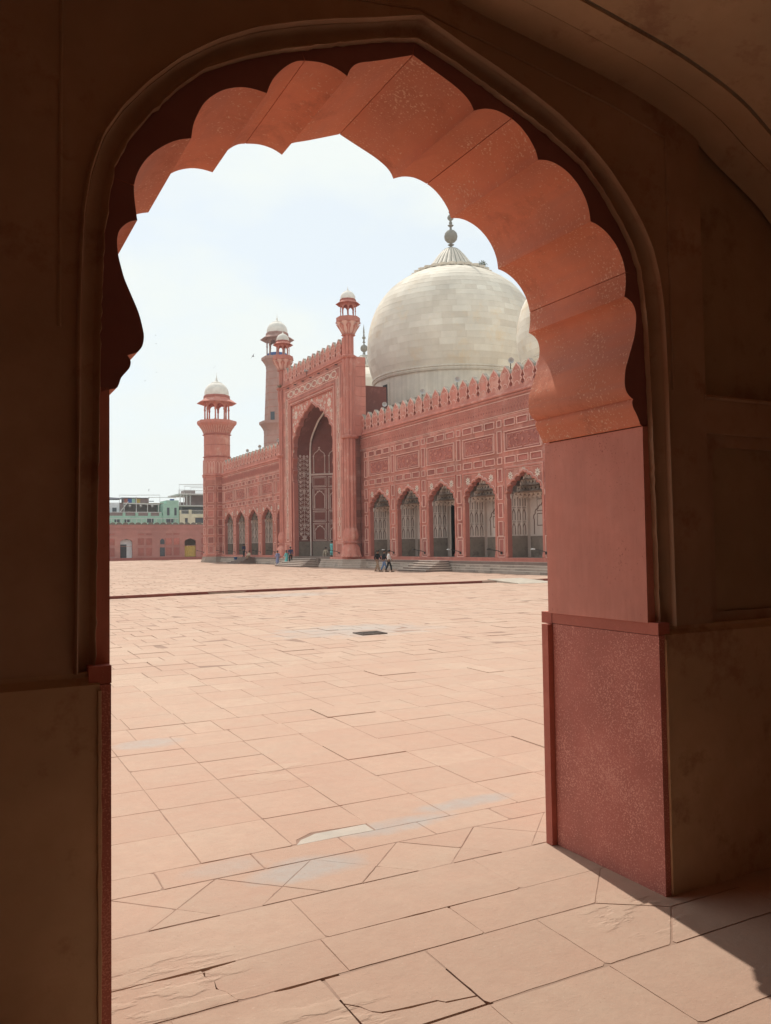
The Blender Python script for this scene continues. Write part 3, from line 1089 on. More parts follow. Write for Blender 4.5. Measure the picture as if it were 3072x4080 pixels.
E0, E1 = full(E0H), full(E1H)
sec = [(0.0, YJ + 0.0), (0.0, YJ - 0.03), (0.03, YJ - 0.042), (0.10, YJ - 0.036), (0.16, YJ - 0.012), (0.26, YJ + 0.0), (0.50, YJ - 0.004), (0.70, YJ - 0.022), (0.78, YJ - 0.050),
       (0.80, YJ - 0.062), (0.83, YJ - 0.058), (0.84, YJ - 0.082), (0.89, YJ - 0.100), (0.95, YJ - 0.095), (0.985, YJ - 0.075), (1.0, YJ - 0.058)]
mo = MB()
N0 = len(E0)
grid = []
for k, (t, yy) in enumerate(sec):
    rag = lambda i, t: max(0.0, 1 - t * 9) * (0.09 * noise.noise((i * 0.9, 3.0, 0)) + 0.05 * noise.noise((i * 2.3, 9.0, 0)))
    grid.append([mo.add((lerp(E0[i][0], E1[i][0], t + rag(i, t)), yy + (0.004 * (noise.noise((i * 0.35, k, 0))) if k < 4 else 0), lerp(E0[i][1], E1[i][1], t + rag(i, t)))) for i in range(N0)])
for k in range(len(sec) - 1):
    for i in range(N0 - 1):
        mo.f.append([grid[k][i], grid[k][i + 1], grid[k + 1][i + 1], grid[k + 1][i]])
        mo.m.append(0)
        mo.t.append(0.5)
mo.build('arch_moulding', PLASTER, arc, smooth=True, angle=50)

WALLX0, WALLX1 = XC - 5.6, XC + 5.6
wl = MB(fx)
pl = [(XC - 2.24, 1.70), (XC - 2.24, 5.9), (XC + 2.24, 5.9), (XC + 2.24, 1.70)] + [(x, z if z > 1.73 else 1.70) for x, z in reversed(E1)]
wl.poly(pl, 4.0)
for s in (1, -1):
    a, b = sorted((XC + s * 2.24, XC + s * 3.6))
    wl.poly([(a, 3.02), (b, 3.02), (b, 3.27), (a, 3.27)], 4.0)          # rail between the two sunk panels
    c, d = sorted((XC + s * 2.24, XC + s * 2.32))
    wl.wall_strip([(XC + s * 2.24, 1.70), (XC + s * 2.24, 3.02)], 4.0, 4.03)
    wl.wall_strip([(XC + s * 2.24, 3.27), (XC + s * 2.24, 5.9)], 4.0, 4.045)
    wl.wall_strip([(a, 3.02), (b, 3.02)], 4.0, 4.03)
    wl.wall_strip([(a, 3.27), (b, 3.27)], 4.0, 4.045)
    wl.poly([(a, 3.27), (b, 3.27), (b, 5.9), (a, 5.9)], 4.045, 1)
    # lower panel with a round-cornered sunk field
    x0, x1, z0, z1, r = XC + 2.32, XC + 3.6, 1.79, 2.93, 0.09
    fld = [(x0 + r - r * math.cos(t), z1 - r + r * math.sin(t)) for t in [PI / 2 * k / 6 for k in range(7)]]
    fld = [(x0, z0)] + fld + [(x1, z1), (x1, z0)]
    outp = [(XC + 2.24, 1.70), (XC + 2.24, 3.02), (XC + 3.6, 3.02), (XC + 3.6, 1.70)]
    ff = [(2 * XC - x, z) if s < 0 else (x, z) for x, z in fld]
    frm = [(XC + 2.24, 1.70), (XC + 2.24, 3.02), (XC + 3.6, 3.02), (XC + 3.6, z1)] + [q for q in reversed(fld[1:-2])] + [(x0, z0), (XC + 3.6, z0), (XC + 3.6, 1.70)]
    fm = [(2 * XC - x, z) if s < 0 else (x, z) for x, z in frm]
    wl.poly(fm, 4.03)
    wl.poly(ff, 4.048, 1)
    wl.wall_strip(ff[:-1], 4.03, 4.048)
wl.build('inner_wall', [PLASTER, PLASTER_G], arc)
ledge = MB()
ledge.tube([(XC + 2.22, 3.995, 3.27), (XC + 3.6, 3.995, 3.27)], 0.016, 6)
ledge.tube([(XC - 3.6, 3.995, 3.27), (XC - 2.22, 3.995, 3.27)], 0.016, 6)
dh = spline([(0, 5.36), (0.2, 5.325), (0.55, 5.275), (1.13, 5.18), (1.5, 5.12), (1.92, 5.02)], 4)
for s in (1, -1):
    ledge.tube([(XC + s * u, 3.998, z) for u, z in dh] + [(XC + s * 1.925, 3.998, 4.4), (XC + s * 1.93, 3.998, 3.3)], 0.010, 6)
ledge.build('wall_bead', PLASTER, arc, smooth=True)

VH = spline([(0, 5.55), (0.36, 5.46), (0.72, 5.41), (1.14, 5.35), (1.62, 5.27), (2.11, 5.13), (2.44, 4.95), (2.91, 4.69), (3.2, 4.38), (3.38, 4.0), (3.47, 3.6),
             (3.5, 3.0), (3.5, 0.0)], 4)


def vault_curve(off):
    v = []
    for i, p in enumerate(VH):
        a, b = VH[max(i - 1, 0)], VH[min(i + 1, len(VH) - 1)]
        dx, dz = b[0] - a[0], b[1] - a[1]
        ln = math.hypot(dx, dz)
        v.append((p[0] + dz / ln * off * -1 if i else 0.0, p[1] + (dx / ln if i else 1) * off))
    return [(XC - u, z) for u, z in reversed(v)] + [(XC + u, z) for u, z in v[1:]]


BAY_PARTS = []
for nm, off, ya, yb, mt in (('vault_arch', 0.0, 4.02, 3.765, PLASTER_Y), ('vault_arch', -0.012, 3.750, 3.562, PLASTER_Y), ('vault', 0.006, 3.55, -2.6, PLASTER_Y)):
    vm = MB(fx)
    c = [p for p in vault_curve(off) if p[1] > 3.55]
    vm.wall_strip(c, ya, yb)
    if nm != 'vault':
        c2 = [p for p in vault_curve(off + 0.05)]
        c2 = c2[(len(c2) - len(c)) // 2:(len(c2) - len(c)) // 2 + len(c)]
        for k in range(len(c) - 1):
            vm.face([(c[k][0], c[k][1], yb), (c[k + 1][0], c[k + 1][1], yb), (c2[k + 1][0], c2[k + 1][1], yb), (c2[k][0], c2[k][1], yb)])
            vm.face([(c[k][0], c[k][1], ya), (c[k + 1][0], c[k + 1][1], ya), (c2[k + 1][0], c2[k + 1][1], ya), (c2[k][0], c2[k][1], ya)])
    vm.build(nm, mt, arc, smooth=True, angle=50)
bk = MB(fx)
bk.box(XC - 10.7, XC + 10.7, 0, 5.8, -2.75, -2.6)
bk.build('rear_wall', PLASTER, arc)
for s in (-1, 1):      # piers and cross arches between this bay and the next ones
    for ya, yb in ((3.25, 4.03), (-2.6, -1.8)):
        q = MB()
        a, b = sorted((XC + s * 3.48, XC + s * 3.90))
        q.box(a, b, ya, yb, 0, 3.7)
        q.build('cross_pier', PLASTER, arc)
    q = MB(lambda u, v, w: (XC + s * (3.48 + w), u, v))
    ca = spline([(2.5, 2.4), (2.42, 2.75), (2.1, 3.1), (1.4, 3.4), (0.6, 3.6), (0, 3.75)], 3)
    ca = [(0.72 + u, z) for u, z in ca] + [(0.72 - u, z) for u, z in reversed(ca[:-1])]
    pl_ = [(3.26, 2.4), (3.26, 5.7), (-1.82, 5.7), (-1.82, 2.4)] + list(reversed(ca))
    q.poly(pl_, 0.0)
    q.poly(pl_, 0.42)
    q.wall_strip(ca, 0.0, 0.42)
    q.build('cross_arch', PLASTER, arc)
SIDE = ('voussoir', 'joint_core', 'jamb_stone', 'dado_rail', 'rail_end', 'dado_panel', 'dado_edge', 'plaster_dado', 'arch_moulding', 'inner_wall', 'vault_arch', 'vault')
for o in list(arc.children):
    if o.name.split('.')[0] in SIDE:
        for dx in (-7.38, 7.38):
            q = o.copy()
            COL.objects.link(q)
            q.location.x += dx
for s in (-1, 1):
    q = MB()
    a, b = sorted((XC + s * 10.7, XC + s * 10.9))
    q.box(a, b, -2.6, 4.9, -0.1, 5.8)
    q.build('end_wall', PLASTER, arc)
sf = MB()
sf.face([(XC - 10.7, -2.6, -0.012), (-1.25, -2.6, -0.012), (-1.25, 5.13, -0.012), (XC - 10.7, 5.13, -0.012)], 0, 0.7)
sf.face([(6.02, -2.6, -0.012), (XC + 10.7, -2.6, -0.012), (XC + 10.7, 5.13, -0.012), (6.02, 5.13, -0.012)], 0, 0.7)
sf.build('side_floor', FLOOR, af_o)
# outer face and roof of the arcade
ow = MB(fx)
XL, XR = XC - 11.2, XC + 11.2
cs = [XC - 7.38, XC, XC + 7.38]
ed = [XL, XC - 3.69, XC + 3.69, XR]
for c_, ea, eb_ in zip(cs, ed, ed[1:]):
    ow.poly([(ea, -0.1), (ea, 6.56), (eb_, 6.56), (eb_, -0.1), (c_ + 1.79, -0.1)] + [(x - XC + c_, z) for x, z in reversed(E0)] + [(c_ - 1.79, -0.1)], YB + 0.002)
    for a, b in ((c_ + 1.79, eb_), (ea, c_ - 1.79)):
        ow.box(a, b, -0.1, 1.66, YB + 0.004, YB + 0.085)
ow.build('outer_wall', RED_WALL, arc)
rf = MB()
rf.box(XL, XR, -2.9, YB, 6.3, 6.5)
rf.build('roof', PLASTER, arc)
for c_ in (XC - 3.69, XC + 3.69):
    q = MB()
    q.box(c_ - 0.05, c_ + 0.05, 4.06, 5.08, 0, 6.3)
    q.build('pier_core', PLASTER, arc)

# ================================================================== PRAYER HALL
XF = 33.5          # face of the wings
YC = 77.15         # axis of the portal
hall = thing('prayer_hall', 'red sandstone prayer hall with tall central portal and white marble domes', 'mosque', (XF, YC, PZ))
HB = Vector((XF, YC, PZ))


def part(name, loc=(0, 0, 0)):
    o = bpy.data.objects.new(name, None)
    COL.objects.link(o)
    o.parent = hall
    o.location = loc
    return o


def hput(name, mbx, mats, parent=None, smooth=False, angle=40):
    """mesh in world coordinates, parented under the hall (or one of its parts)"""
    me = mbx.mesh(name, mats, smooth, angle)
    p = parent or hall
    o = put(name, me, p)
    o.location = -world_of(p)
    return o


def world_of(o):
    v = Vector((0, 0, 0))
    while o is not None:
        v += o.location
        o = o.parent
    return v


FW = lambda u, v, w: (XF - w, u, v)
PC = {}


def panel_mesh(wd, ht, style='plain'):
    """framed stone panel, local: y across, z up, -x out of the wall"""
    key = (round(wd, 2), round(ht, 2), style)
    if key in PC:
        return PC[key]
    mb = MB(lambda u, v, w: (-w, u, v))
    t = 0.052
    a, b = wd / 2, ht / 2
    mb.poly([(-a + t, -b + t), (a - t, -b + t), (a - t, b - t), (-a + t, b - t)], 0.012, 0)
    if style == 'big':
        t2 = 0.22
        for (x0, x1, z0, z1) in ((-a, a, b - t, b), (-a, a, -b, -b + t), (-a, -a + t, -b + t, b - t), (a - t, a, -b + t, b - t)):
            mb.box(x0, x1, z0, z1, 0.0, 0.11, 1)
        a2, b2 = a - t2, b - t2 * 0.8
        for (x0, x1, z0, z1) in ((-a2, a2, b2 - 0.03, b2), (-a2, a2, -b2, -b2 + 0.03), (-a2, -a2 + 0.03, -b2, b2), (a2 - 0.03, a2, -b2, b2)):
            mb.box(x0, x1, z0, z1, 0.012, 0.035, 1)
        # carved cartouche and arabesque
        rnd = random.Random(5)
        ring = [((0.75 + 0.12 * math.cos(8 * q)) * math.cos(q), 0.46 * (1 + 0.16 * math.cos(8 * q)) * math.sin(q)) for q in [2 * PI * k / 40 for k in range(40)]]
        mb.ribbon(ring, 0.03, 0.012, 0.05, 2, True)
        mb.disc(0, 0, 0.15, 0.012, 0.06, 8, 2, 0.35)
        for sx in (-1, 1):
            for k in range(9):
                u0, v0 = sx * rnd.uniform(0.85, a2 - 0.15), rnd.uniform(-b2 + 0.12, b2 - 0.12)
                rr = rnd.uniform(0.07, 0.16)
                th = rnd.uniform(0, 6)
                mb.ribbon([(u0 + rr * (1 - q / 9) * math.cos(th + q * 0.7), v0 + rr * (1 - q / 9) * math.sin(th + q * 0.7)) for q in range(8)], 0.028, 0.012, 0.045, 2)
                mb.disc(u0, v0, 0.055, 0.012, 0.05, 6, 2)
        mats = [RED_DEEP, LINE, RED]
    else:
        for (x0, x1, z0, z1) in ((-a, a, b - t, b), (-a, a, -b, -b + t), (-a, -a + t, -b + t, b - t), (a - t, a, -b + t, b - t)):
            mb.box(x0, x1, z0, z1, 0.0, 0.08, 1)
        if style == 'double':
            c, d = a - 0.17, b - 0.17
            for (x0, x1, z0, z1) in ((-c, c, d - 0.04, d), (-c, c, -d, -d + 0.04), (-c, -c + 0.04, -d + 0.04, d - 0.04), (c - 0.04, c, -d + 0.04, d - 0.04)):
                mb.box(x0, x1, z0, z1, 0.012, 0.04, 1)
        elif style == 'oct':
            c, d, k = a - 0.10, b - 0.08, 0.10
            mb.ribbon([(-c + k, -d), (c - k, -d), (c, -d + k), (c, d - k), (c - k, d), (-c + k, d), (-c, d - k), (-c, -d + k)], 0.016, 0.012, 0.022, 2, True)
        mats = [RED_DEEP, LINE, RED_DARK]
    me = mb.mesh('panel', mats)
    PC[key] = me
    return me


def hpanel(parent, y, z, wd, ht, style='plain', x=XF, name='panel', rotz=0):
    o = put(name, panel_mesh(wd, ht, style), parent)
    o.location = Vector((x, y, z)) - world_of(parent)
    if rotz:
        o.rotation_euler = (0, 0, rotz)
    return o


# cusped bay arch
BAY_HALF = [(1.92, 5.30), (1.84, 5.62), (1.70, 5.92), (1.42, 6.18), (1.05, 6.42), (0.66, 6.66), (0.36, 6.80), (0.14, 6.90), (0.0, 7.05)]
BAYP = arch_profile(BAY_HALF, 5, 0.14, 7)
FLZ = 1.33        # floor level of the hall


def star_mesh(r, petals=8):
    mb = MB(lambda u, v, w: (-w, u, v))
    mb.disc(0, 0, r * 1.12, 0.0, 0.022, petals, 0, 0.42)
    mb.disc(0, 0, 0.22 * r, 0.022, 0.034, 8, 1)
    for k in range(petals):
        a = 2 * PI * (k + 0.5) / petals
        mb.disc(0.5 * r * math.cos(a), 0.5 * r * math.sin(a), 0.1 * r, 0.022, 0.03, 5, 1)
    return mb.mesh('flower_inlay', [INLAY, NICHE_LINE])


STAR_S, STAR_T = star_mesh(0.27), star_mesh(0.20, 6)

# ---- merlon
def merlon_outline(p):
    h = p / 2
    half = [(h - 0.002, 0.0), (h - 0.002, 0.20), (h - 0.10, 0.26), (h - 0.18, 0.36), (h - 0.18, 0.46), (h - 0.09, 0.54), (h - 0.035, 0.60), (h - 0.035, 0.68), (h - 0.14, 0.74),
            (h - 0.16, 0.82), (h - 0.09, 0.92), (h - 0.04, 1.02), (h - 0.05, 1.12), (h - 0.13, 1.22), (h - 0.20, 1.36), (h - 0.34, 1.50), (h - 0.50, 1.62), (0.05, 1.73), (0.0, 1.78)]
    return [(u, z) for u, z in half] + [(-u, z) for u, z in reversed(half[:-1])]


MP = 1.317


def merlon_mesh(p=MP, zs=1.0, depth=0.34):
    mb = MB(lambda u, v, w: (-w, u, v))
    o = [(u, z * zs) for u, z in merlon_outline(p)]
    mb.poly(o, 0.0, 0)
    mb.poly(o, -depth, 2)
    n = len(o)
    for k in range(n):
        a, b = o[k], o[(k + 1) % n]
        top = (a[1] + b[1]) / 2 > 1.15 * zs
        mb.face([(a[0], a[1], 0.0), (b[0], b[1], 0.0), (b[0], b[1], -depth), (a[0], a[1], -depth)], 2 if top else 3)
    ins = []
    for (u, z) in o[3:-3]:
        ins.append((u * 0.86, 0.10 * zs + (z - 0.10 * zs) * 0.965))
    mb.ribbon(ins, 0.036, 0.0, 0.03, 1)
    mb.ribbon([(0.30 * math.cos(t), 0.20 + 0.30 * math.sin(t) * zs) for t in [PI * k / 10 for k in range(11)]], 0.026, 0.0, 0.026, 1)
    for s in (-1, 1):
        mb.ribbon([(s * (0.17 + 0.11 * math.cos(t)), 1.16 * zs + 0.11 * math.sin(t)) for t in [-0.5 + 0.55 * k for k in range(9)]], 0.022, 0.0, 0.026, 1)
    # grey weathered coping ridge behind the point
    mb.face([(-0.30, 1.52 * zs, -depth - 0.001), (0.30, 1.52 * zs, -depth - 0.001), (0.30, 1.36 * zs, -depth - 0.16), (-0.30, 1.36 * zs, -depth - 0.16)], 2)
    return mb.mesh('merlon', [RED, LINE, COPING, REVEAL])


COPING = stone('weathered_coping', (0.42, 0.37, 0.31), (0.20, 0.17, 0.14), fine=2.2, big=1.0, bump_d=0.01)
COPING_PALE = stone('lime_roof', (0.58, 0.52, 0.44), (0.50, 0.44, 0.37), fine=1, big=0.3, bump_d=0.01)
MERLON = merlon_mesh()

# ---- niche behind a bay arch
def niche(parent, c, door=False):
    b = MB(FW)
    yl = c + 2.02          # side wall facing the viewer
    d0, d1 = -0.36, -2.0
    dz = 2.80
    # side walls, back wall, floor, ceiling
    b.face([(yl, FLZ, d0), (yl, FLZ, d1), (yl, 7.3, d1), (yl, 7.3, d0)], 0)
    b.face([(c - 2.02, FLZ, d0), (c - 2.02, FLZ, d1), (c - 2.02, 7.3, d1), (c - 2.02, 7.3, d0)], 0)
    if door:
        b.face([(yl, FLZ, d1), (c + 1.86, FLZ, d1), (c + 1.86, 7.3, d1), (yl, 7.3, d1)], 0)
        b.face([(c - 2.02, 6.0, d1), (c + 1.86, 6.0, d1), (c + 1.86, 7.3, d1), (c - 2.02, 7.3, d1)], 0)
    else:
        b.face([(yl, FLZ, d1), (c - 2.02, FLZ, d1), (c - 2.02, 7.3, d1), (yl, 7.3, d1)], 0)
    b.face([(yl, FLZ, 0.0), (c - 2.02, FLZ, 0.0), (c - 2.02, FLZ, d1), (yl, FLZ, d1)], 1)
    b.face([(yl, 7.3, d0), (c - 2.02, 7.3, d0), (c - 2.02, 7.3, d1), (yl, 7.3, d1)], 0)
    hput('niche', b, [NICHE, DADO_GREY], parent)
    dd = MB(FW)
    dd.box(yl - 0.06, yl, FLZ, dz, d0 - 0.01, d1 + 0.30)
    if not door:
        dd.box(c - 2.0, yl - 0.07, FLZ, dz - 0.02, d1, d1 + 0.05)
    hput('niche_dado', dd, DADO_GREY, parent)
    ri = MB(FW)
    n = 3
    for k in range(n + 1):
        wq = lerp(d0 - 0.02, d1 + 0.30, k / n)
        ri.box(yl - 0.07, yl, dz, 5.75, wq - 0.045, wq + 0.045, 0)
    for r in range(3):
        z0 = dz + 0.98 * r
        for k in range(n):
            wa, wb = lerp(d0 - 0.02, d1 + 0.30, k / n) - 0.10, lerp(d0 - 0.02, d1 + 0.30, (k + 1) / n) + 0.10
            m = (wa + wb) / 2
            h = abs(wa - wb) / 2
            pts = [(m - h, z0 + 0.10), (m - h, z0 + 0.52), (m - h * 0.72, z0 + 0.68), (m - h * 0.3, z0 + 0.78), (m, z0 + 0.88), (m + h * 0.3, z0 + 0.78), (m + h * 0.72, z0 + 0.68),
                   (m + h, z0 + 0.52), (m + h, z0 + 0.10)]
            tmp = MB(lambda u, v, w: FW(yl - w, v, u))
            tmp.ribbon(pts, 0.028, 0.0, 0.02)
            off = len(ri.v)
            ri.v += tmp.v
            ri.f += [[i + off for i in f] for f in tmp.f]
            ri.m += [1] * len(tmp.f)
            ri.t += tmp.t
        ri.box(yl - 0.03, yl, z0 + 0.945, z0 + 0.975, d1 + 0.30, d0 - 0.02, 1)
    if not door:
        for zz in (3.5, 4.5):
            ri.ribbon([(c - 1.5, zz), (c + 1.2, zz), (c + 1.2, zz + 0.8), (c - 1.5, zz + 0.8)], 0.03, d1, d1 + 0.03, 1, True)
        pr = [(c + 1.55 * u / 1.92, 2.8 + (z - 5.3) * 0.8 + 1.1) for u, z in BAYP]
        ri.ribbon([(pr[0][0], 2.9)] + pr + [(pr[-1][0], 2.9)], 0.035, d1, d1 + 0.035, 1)
    hput('niche_rib', ri, [NICHE_RIB, NICHE_LINE], parent)
    # muqarnas: tiers of small hooded cells stepping up and out
    mq = MB(FW)
    for t in range(4):
        z0 = 5.35 + 0.40 * t
        half = 1.95 - 0.42 * t
        depth = lerp(d1 + 0.05, d0 - 0.25, t / 3.2)
        cells = 8 - t
        for side in ('side', 'back'):
            cnt = 4 if side == 'side' else cells
            for k in range(cnt):
                if side == 'side':
                    u0 = c + half
                    w0 = lerp(d0 - 0.05, depth, (k + 0.5) / cnt)
                    hw = abs(depth - d0) / cnt / 2
                    P = lambda q, zz, o: (u0 - o, zz, w0 + q * hw)
                else:
                    u1 = lerp(c - half, c + half, (k + 0.5) / cells)
                    hw = half / cells
                    P = lambda q, zz, o: (u1 + q * hw, zz, depth + o)
                tip = P(0, z0 + 0.40, 0.26)
                a, bq = P(-1, z0 + 0.16, 0.20), P(1, z0 + 0.16, 0.20)
                base = P(0, z0, 0.0)
                back = P(0, z0 + 0.30, 0.02)
                mq.face([base, a, back], 0)
                mq.face([base, bq, back], 0)
                mq.face([a, tip, back], 1)
                mq.face([bq, tip, back], 1)
                e1, e2 = P(-1, z0 + 0.40, 0.28), P(1, z0 + 0.40, 0.28)
                mq.face([a, e1, tip], 0)
                mq.face([bq, e2, tip], 0)
                tt = MB()
                tt.tube([FW(*base), FW(*a), FW(*tip), FW(*bq), FW(*base)], 0.022, 4)
                off = len(mq.v)
                mq.v += tt.v
                mq.f += [[i + off for i in f] for f in tt.f]
                mq.m += [0] * len(tt.f)
                mq.t += tt.t
        mq.face([(c - half, z0 + 0.40, depth + 0.28), (c + half, z0 + 0.40, depth + 0.28), (c + half, z0 + 0.40, d0), (c - half, z0 + 0.40, d0)], 1)
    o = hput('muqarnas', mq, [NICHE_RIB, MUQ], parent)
    o['kind'] = 'stuff'


BAYS_R = [44.2, 49.42, 54.64, 59.90, 65.08]
BAYS_L = [89.3, 94.55, 99.76, 104.95, 110.1]


def wing(name, bays, y0, y1, detail):
    p = part(name)
    wallm = MB(FW)
    edges = [y0] + [(a + b) / 2 for a, b in zip(bays, bays[1:])] + [y1]
    for c, ea, eb in zip(bays, edges, edges[1:]):
        prof = [(c - u, z) for u, z in BAYP]
        poly = [(ea, FLZ), (ea, 11.12), (eb, 11.12), (eb, FLZ), (c + 1.92, FLZ)] + list(reversed(prof)) + [(c - 1.92, FLZ)]
        wallm.poly(poly, 0.0, 0)
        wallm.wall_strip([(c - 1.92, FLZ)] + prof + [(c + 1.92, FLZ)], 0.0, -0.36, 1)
        wallm.wall_strip([(c - 1.92, 1.2), (c - 2.1, 1.2), (c - 2.1, 7.4)], -0.36, -0.37, 1)
        back = [(c - 2.05, FLZ), (c - 2.05, 7.32), (c + 2.05, 7.32), (c + 2.05, FLZ), (c + 1.92, FLZ)] + list(reversed(prof)) + [(c - 1.92, FLZ)]
        wallm.poly(back, -0.362, 1)
    wallm.poly([(y0, 11.12), (y0, 12.70), (y1, 12.70), (y1, 11.12)], 0.02, 0)
    # body of the hall behind the front, closed so that the rooms are dark
    hput('wall_face', wallm, [RED_WALL, REVEAL], p)
    body = MB(FW)
    roofm = MB(FW)
    roofm.box(y0, y1, 12.3, 12.68, -30.0, -0.02)
    hput('roof_terrace', roofm, COPING_PALE, p)
    body.box(y0, y1, 7.31, 7.6, -22.0, -0.37)
    body.box(y0, y1, FLZ - 0.1, FLZ - 0.004, -22.0, -0.001)
    body.box(y0, y1, FLZ, 12.3, -22.2, -22.0)
    body.box(y0, y0 + 0.1, FLZ, 12.3, -22.0, -0.4)
    body.box(y1 - 0.1, y1, FLZ, 12.3, -22.0, -0.4)
    hput('hall_body', body, DARK, p)
    ew = MB(FW)
    e = (y0 - 0.12, y0 - 0.001) if detail else (y1 + 0.001, y1 + 0.12)
    ew.box(e[0], e[1], 0.2, 12.68, -30.0, -0.02)
    hput('end_wall', ew, RED_WALL, p)
    # frieze of carved leaves
    fz = MB(FW)
    u = y0 + 0.2
    while u < y1 - 0.1:
        leaf = [(u - 0.05, 11.22), (u - 0.125, 11.42), (u - 0.11, 11.62), (u - 0.04, 11.74), (u - 0.11, 11.86), (u, 12.05), (u + 0.11, 11.86), (u + 0.04, 11.74), (u + 0.11, 11.62), (u + 0.125, 11.42), (u + 0.05, 11.22)]
        if detail:
            fz.ribbon(leaf, 0.016, 0.02, 0.042, 1, True)
            fz.disc(u, 11.52, 0.06, 0.02, 0.045, 6, 0, 0, 0, 0.7)
        else:
            fz.disc(u, 11.62, 0.36, 0.02, 0.045, 6, 0, 0, PI / 2, 0.3)
        u += 0.33
    o = hput('carved_frieze', fz, [RED_DARK, RED], p)
    o['kind'] = 'stuff'
    tr = MB()
    for (z, r, wq, mi) in ((12.53, 0.115, 0.07, 0), (12.32, 0.075, 0.04, 0), (12.66, 0.05, 0.03, 0), (12.12, 0.03, 0.03, 1), (11.12, 0.03, 0.025, 1), (11.02, 0.02, 0.0, 1)):
        tr.tube([(XF - wq, y0, z), (XF - wq, y1, z)], r, 8, mi)
    hput('cornice', tr, [RED, LINE], p, True)
    # framing of every bay
    for bi, c in enumerate(bays):
        fr = MB(FW)
        for s in (-1, 1):
            fr.box(c + s * 2.07 - 0.05, c + s * 2.07 + 0.05, FLZ, 7.48, 0.0, 0.075, 0)
        fr.box(c - 2.02, c + 2.02, 7.38, 7.48, 0.0, 0.075, 0)
        fr.box(c - 2.015, c + 2.015, 7.30, 7.33, 0.0, 0.03, 1)
        for s in (-1, 1):
            fr.box(c + s * 1.985 - 0.015, c + s * 1.985 + 0.015, FLZ, 7.30, 0.0, 0.03, 1)
        fr.box(c - 2.07, c + 2.07, 7.49, 7.515, 0.0, 0.05, 1)
        hput('bay_frame', fr, [RED, LINE], p)
        at = MB()
        pr = arch_profile(BAY_HALF, 5, 0.14, 7, 0.075)
        at.tube([(XF - 0.035, c + q, z) for q, z in pr], 0.075, 6, 0)
        pr = arch_profile(BAY_HALF, 5, 0.14, 7, 0.17)
        at.tube([(XF - 0.015, c + q, z) for q, z in pr], 0.04, 5, 1)
        for s in (-1, 1):       # colonnettes with bulb bases
            at.lathe([(0.055, FLZ), (0.11, FLZ + 0.06), (0.09, FLZ + 0.22), (0.055, FLZ + 0.34), (0.045, FLZ + 0.5), (0.045, 5.2), (0.075, 5.26), (0.05, 5.34), (0.02, 5.42)], 8, 0, (XF - 0.02, c + s * 1.95))
        hput('arch_trim', at, [RED, LINE], p, True)
        niche(p, c, door=(bi == 2 and detail))
        for du in (-1.41, 0.0, 1.41):
            hpanel(p, c + du, 10.55, 1.20, 0.50, 'oct')
            hpanel(p, c + du, 7.985, 1.20, 0.49, 'oct')
        hpanel(p, c, 9.25, 4.02, 1.42, 'big')
        for du, z, me in ((-1.47, 6.88, STAR_S), (1.47, 6.88, STAR_S), (0, 7.20, STAR_T)):
            q = put('flower_inlay', me, p)
            q.location = Vector((XF - 0.002, c + du, z)) - world_of(p)
    # narrow strips between bays
    strips = [(a + b) / 2 for a, b in zip(bays, bays[1:])]
    strips += [bays[0] - 2.62, bays[-1] + 2.62]
    for s in strips:
        if not (y0 < s < y1):
            continue
        for z, h, st in ((10.55, 0.50, 'plain'), (9.27, 1.55, 'plain'), (7.985, 0.49, 'plain'), (6.98, 0.94, 'plain'), (5.78, 0.98, 'plain'), (4.56, 1.02, 'plain'), (3.31, 1.04, 'plain')):
            hpanel(p, s, z, 0.56, h, st)
        hpanel(p, s, 2.06, 0.88, 1.44, 'double')
    # parapet
    k0 = 43.42 - MP * 3
    n = 0
    yy = k0
    while yy < y1:
        if yy - MP / 2 > y0 - 0.05 and yy + MP / 2 < y1 + 0.35:
            q = put('merlon', MERLON, p)
            q.location = Vector((XF - 0.02, yy, 12.68)) - world_of(p)
        yy += MP
    return p


wing_r = wing('right_wing', BAYS_R, 41.2, 68.9, True)
wing_l = wing('left_wing', BAYS_L, 85.4, 113.45, False)

# ---- plinth of grey stone blocks
def plinth(y0, y1, xf, detail=True):
    p = part('plinth')
    core = MB()
    core.box(xf - 0.30, XF + 6, y0 + 0.01, y1 - 0.01, 0.1, 1.05)
    hput('plinth_core', core, STEP, p)
    zc = [PZ - 0.02, 0.46, 0.64, 0.84, 1.06]
    for r in range(4):
        out = 0.46 - 0.075 * r
        u = y0
        while u < y1 - 0.05:
            wd = min(random.choice((0.55, 0.75, 0.95, 1.2)) if detail else 1.6, y1 - u)
            if y1 - u - wd < 0.3:
                wd = y1 - u
            key = ('blk', round(wd, 2), r)
            if key not in PC:
                mb = MB()
                g = 0.008
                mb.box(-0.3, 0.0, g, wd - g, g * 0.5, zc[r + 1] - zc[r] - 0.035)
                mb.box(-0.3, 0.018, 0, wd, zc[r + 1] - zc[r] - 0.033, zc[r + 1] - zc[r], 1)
                mb.v = [(-x, y, z) for x, y, z in mb.v]
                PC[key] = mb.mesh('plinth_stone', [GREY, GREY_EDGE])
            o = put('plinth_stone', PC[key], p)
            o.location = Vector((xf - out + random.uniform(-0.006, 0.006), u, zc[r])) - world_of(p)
            u += wd
    band = MB()
    band.box(xf - 0.14, XF + 0.5, y0, y1, 1.06, FLZ - 0.002)
    band.box(xf - 0.18, XF + 0.5, y0, y1, 1.23, 1.29)
    hput('base_band', band, RED, p)
    return p


plinth(41.2, 68.3, XF, True)
plinth(86.2, 113.4, XF, False)

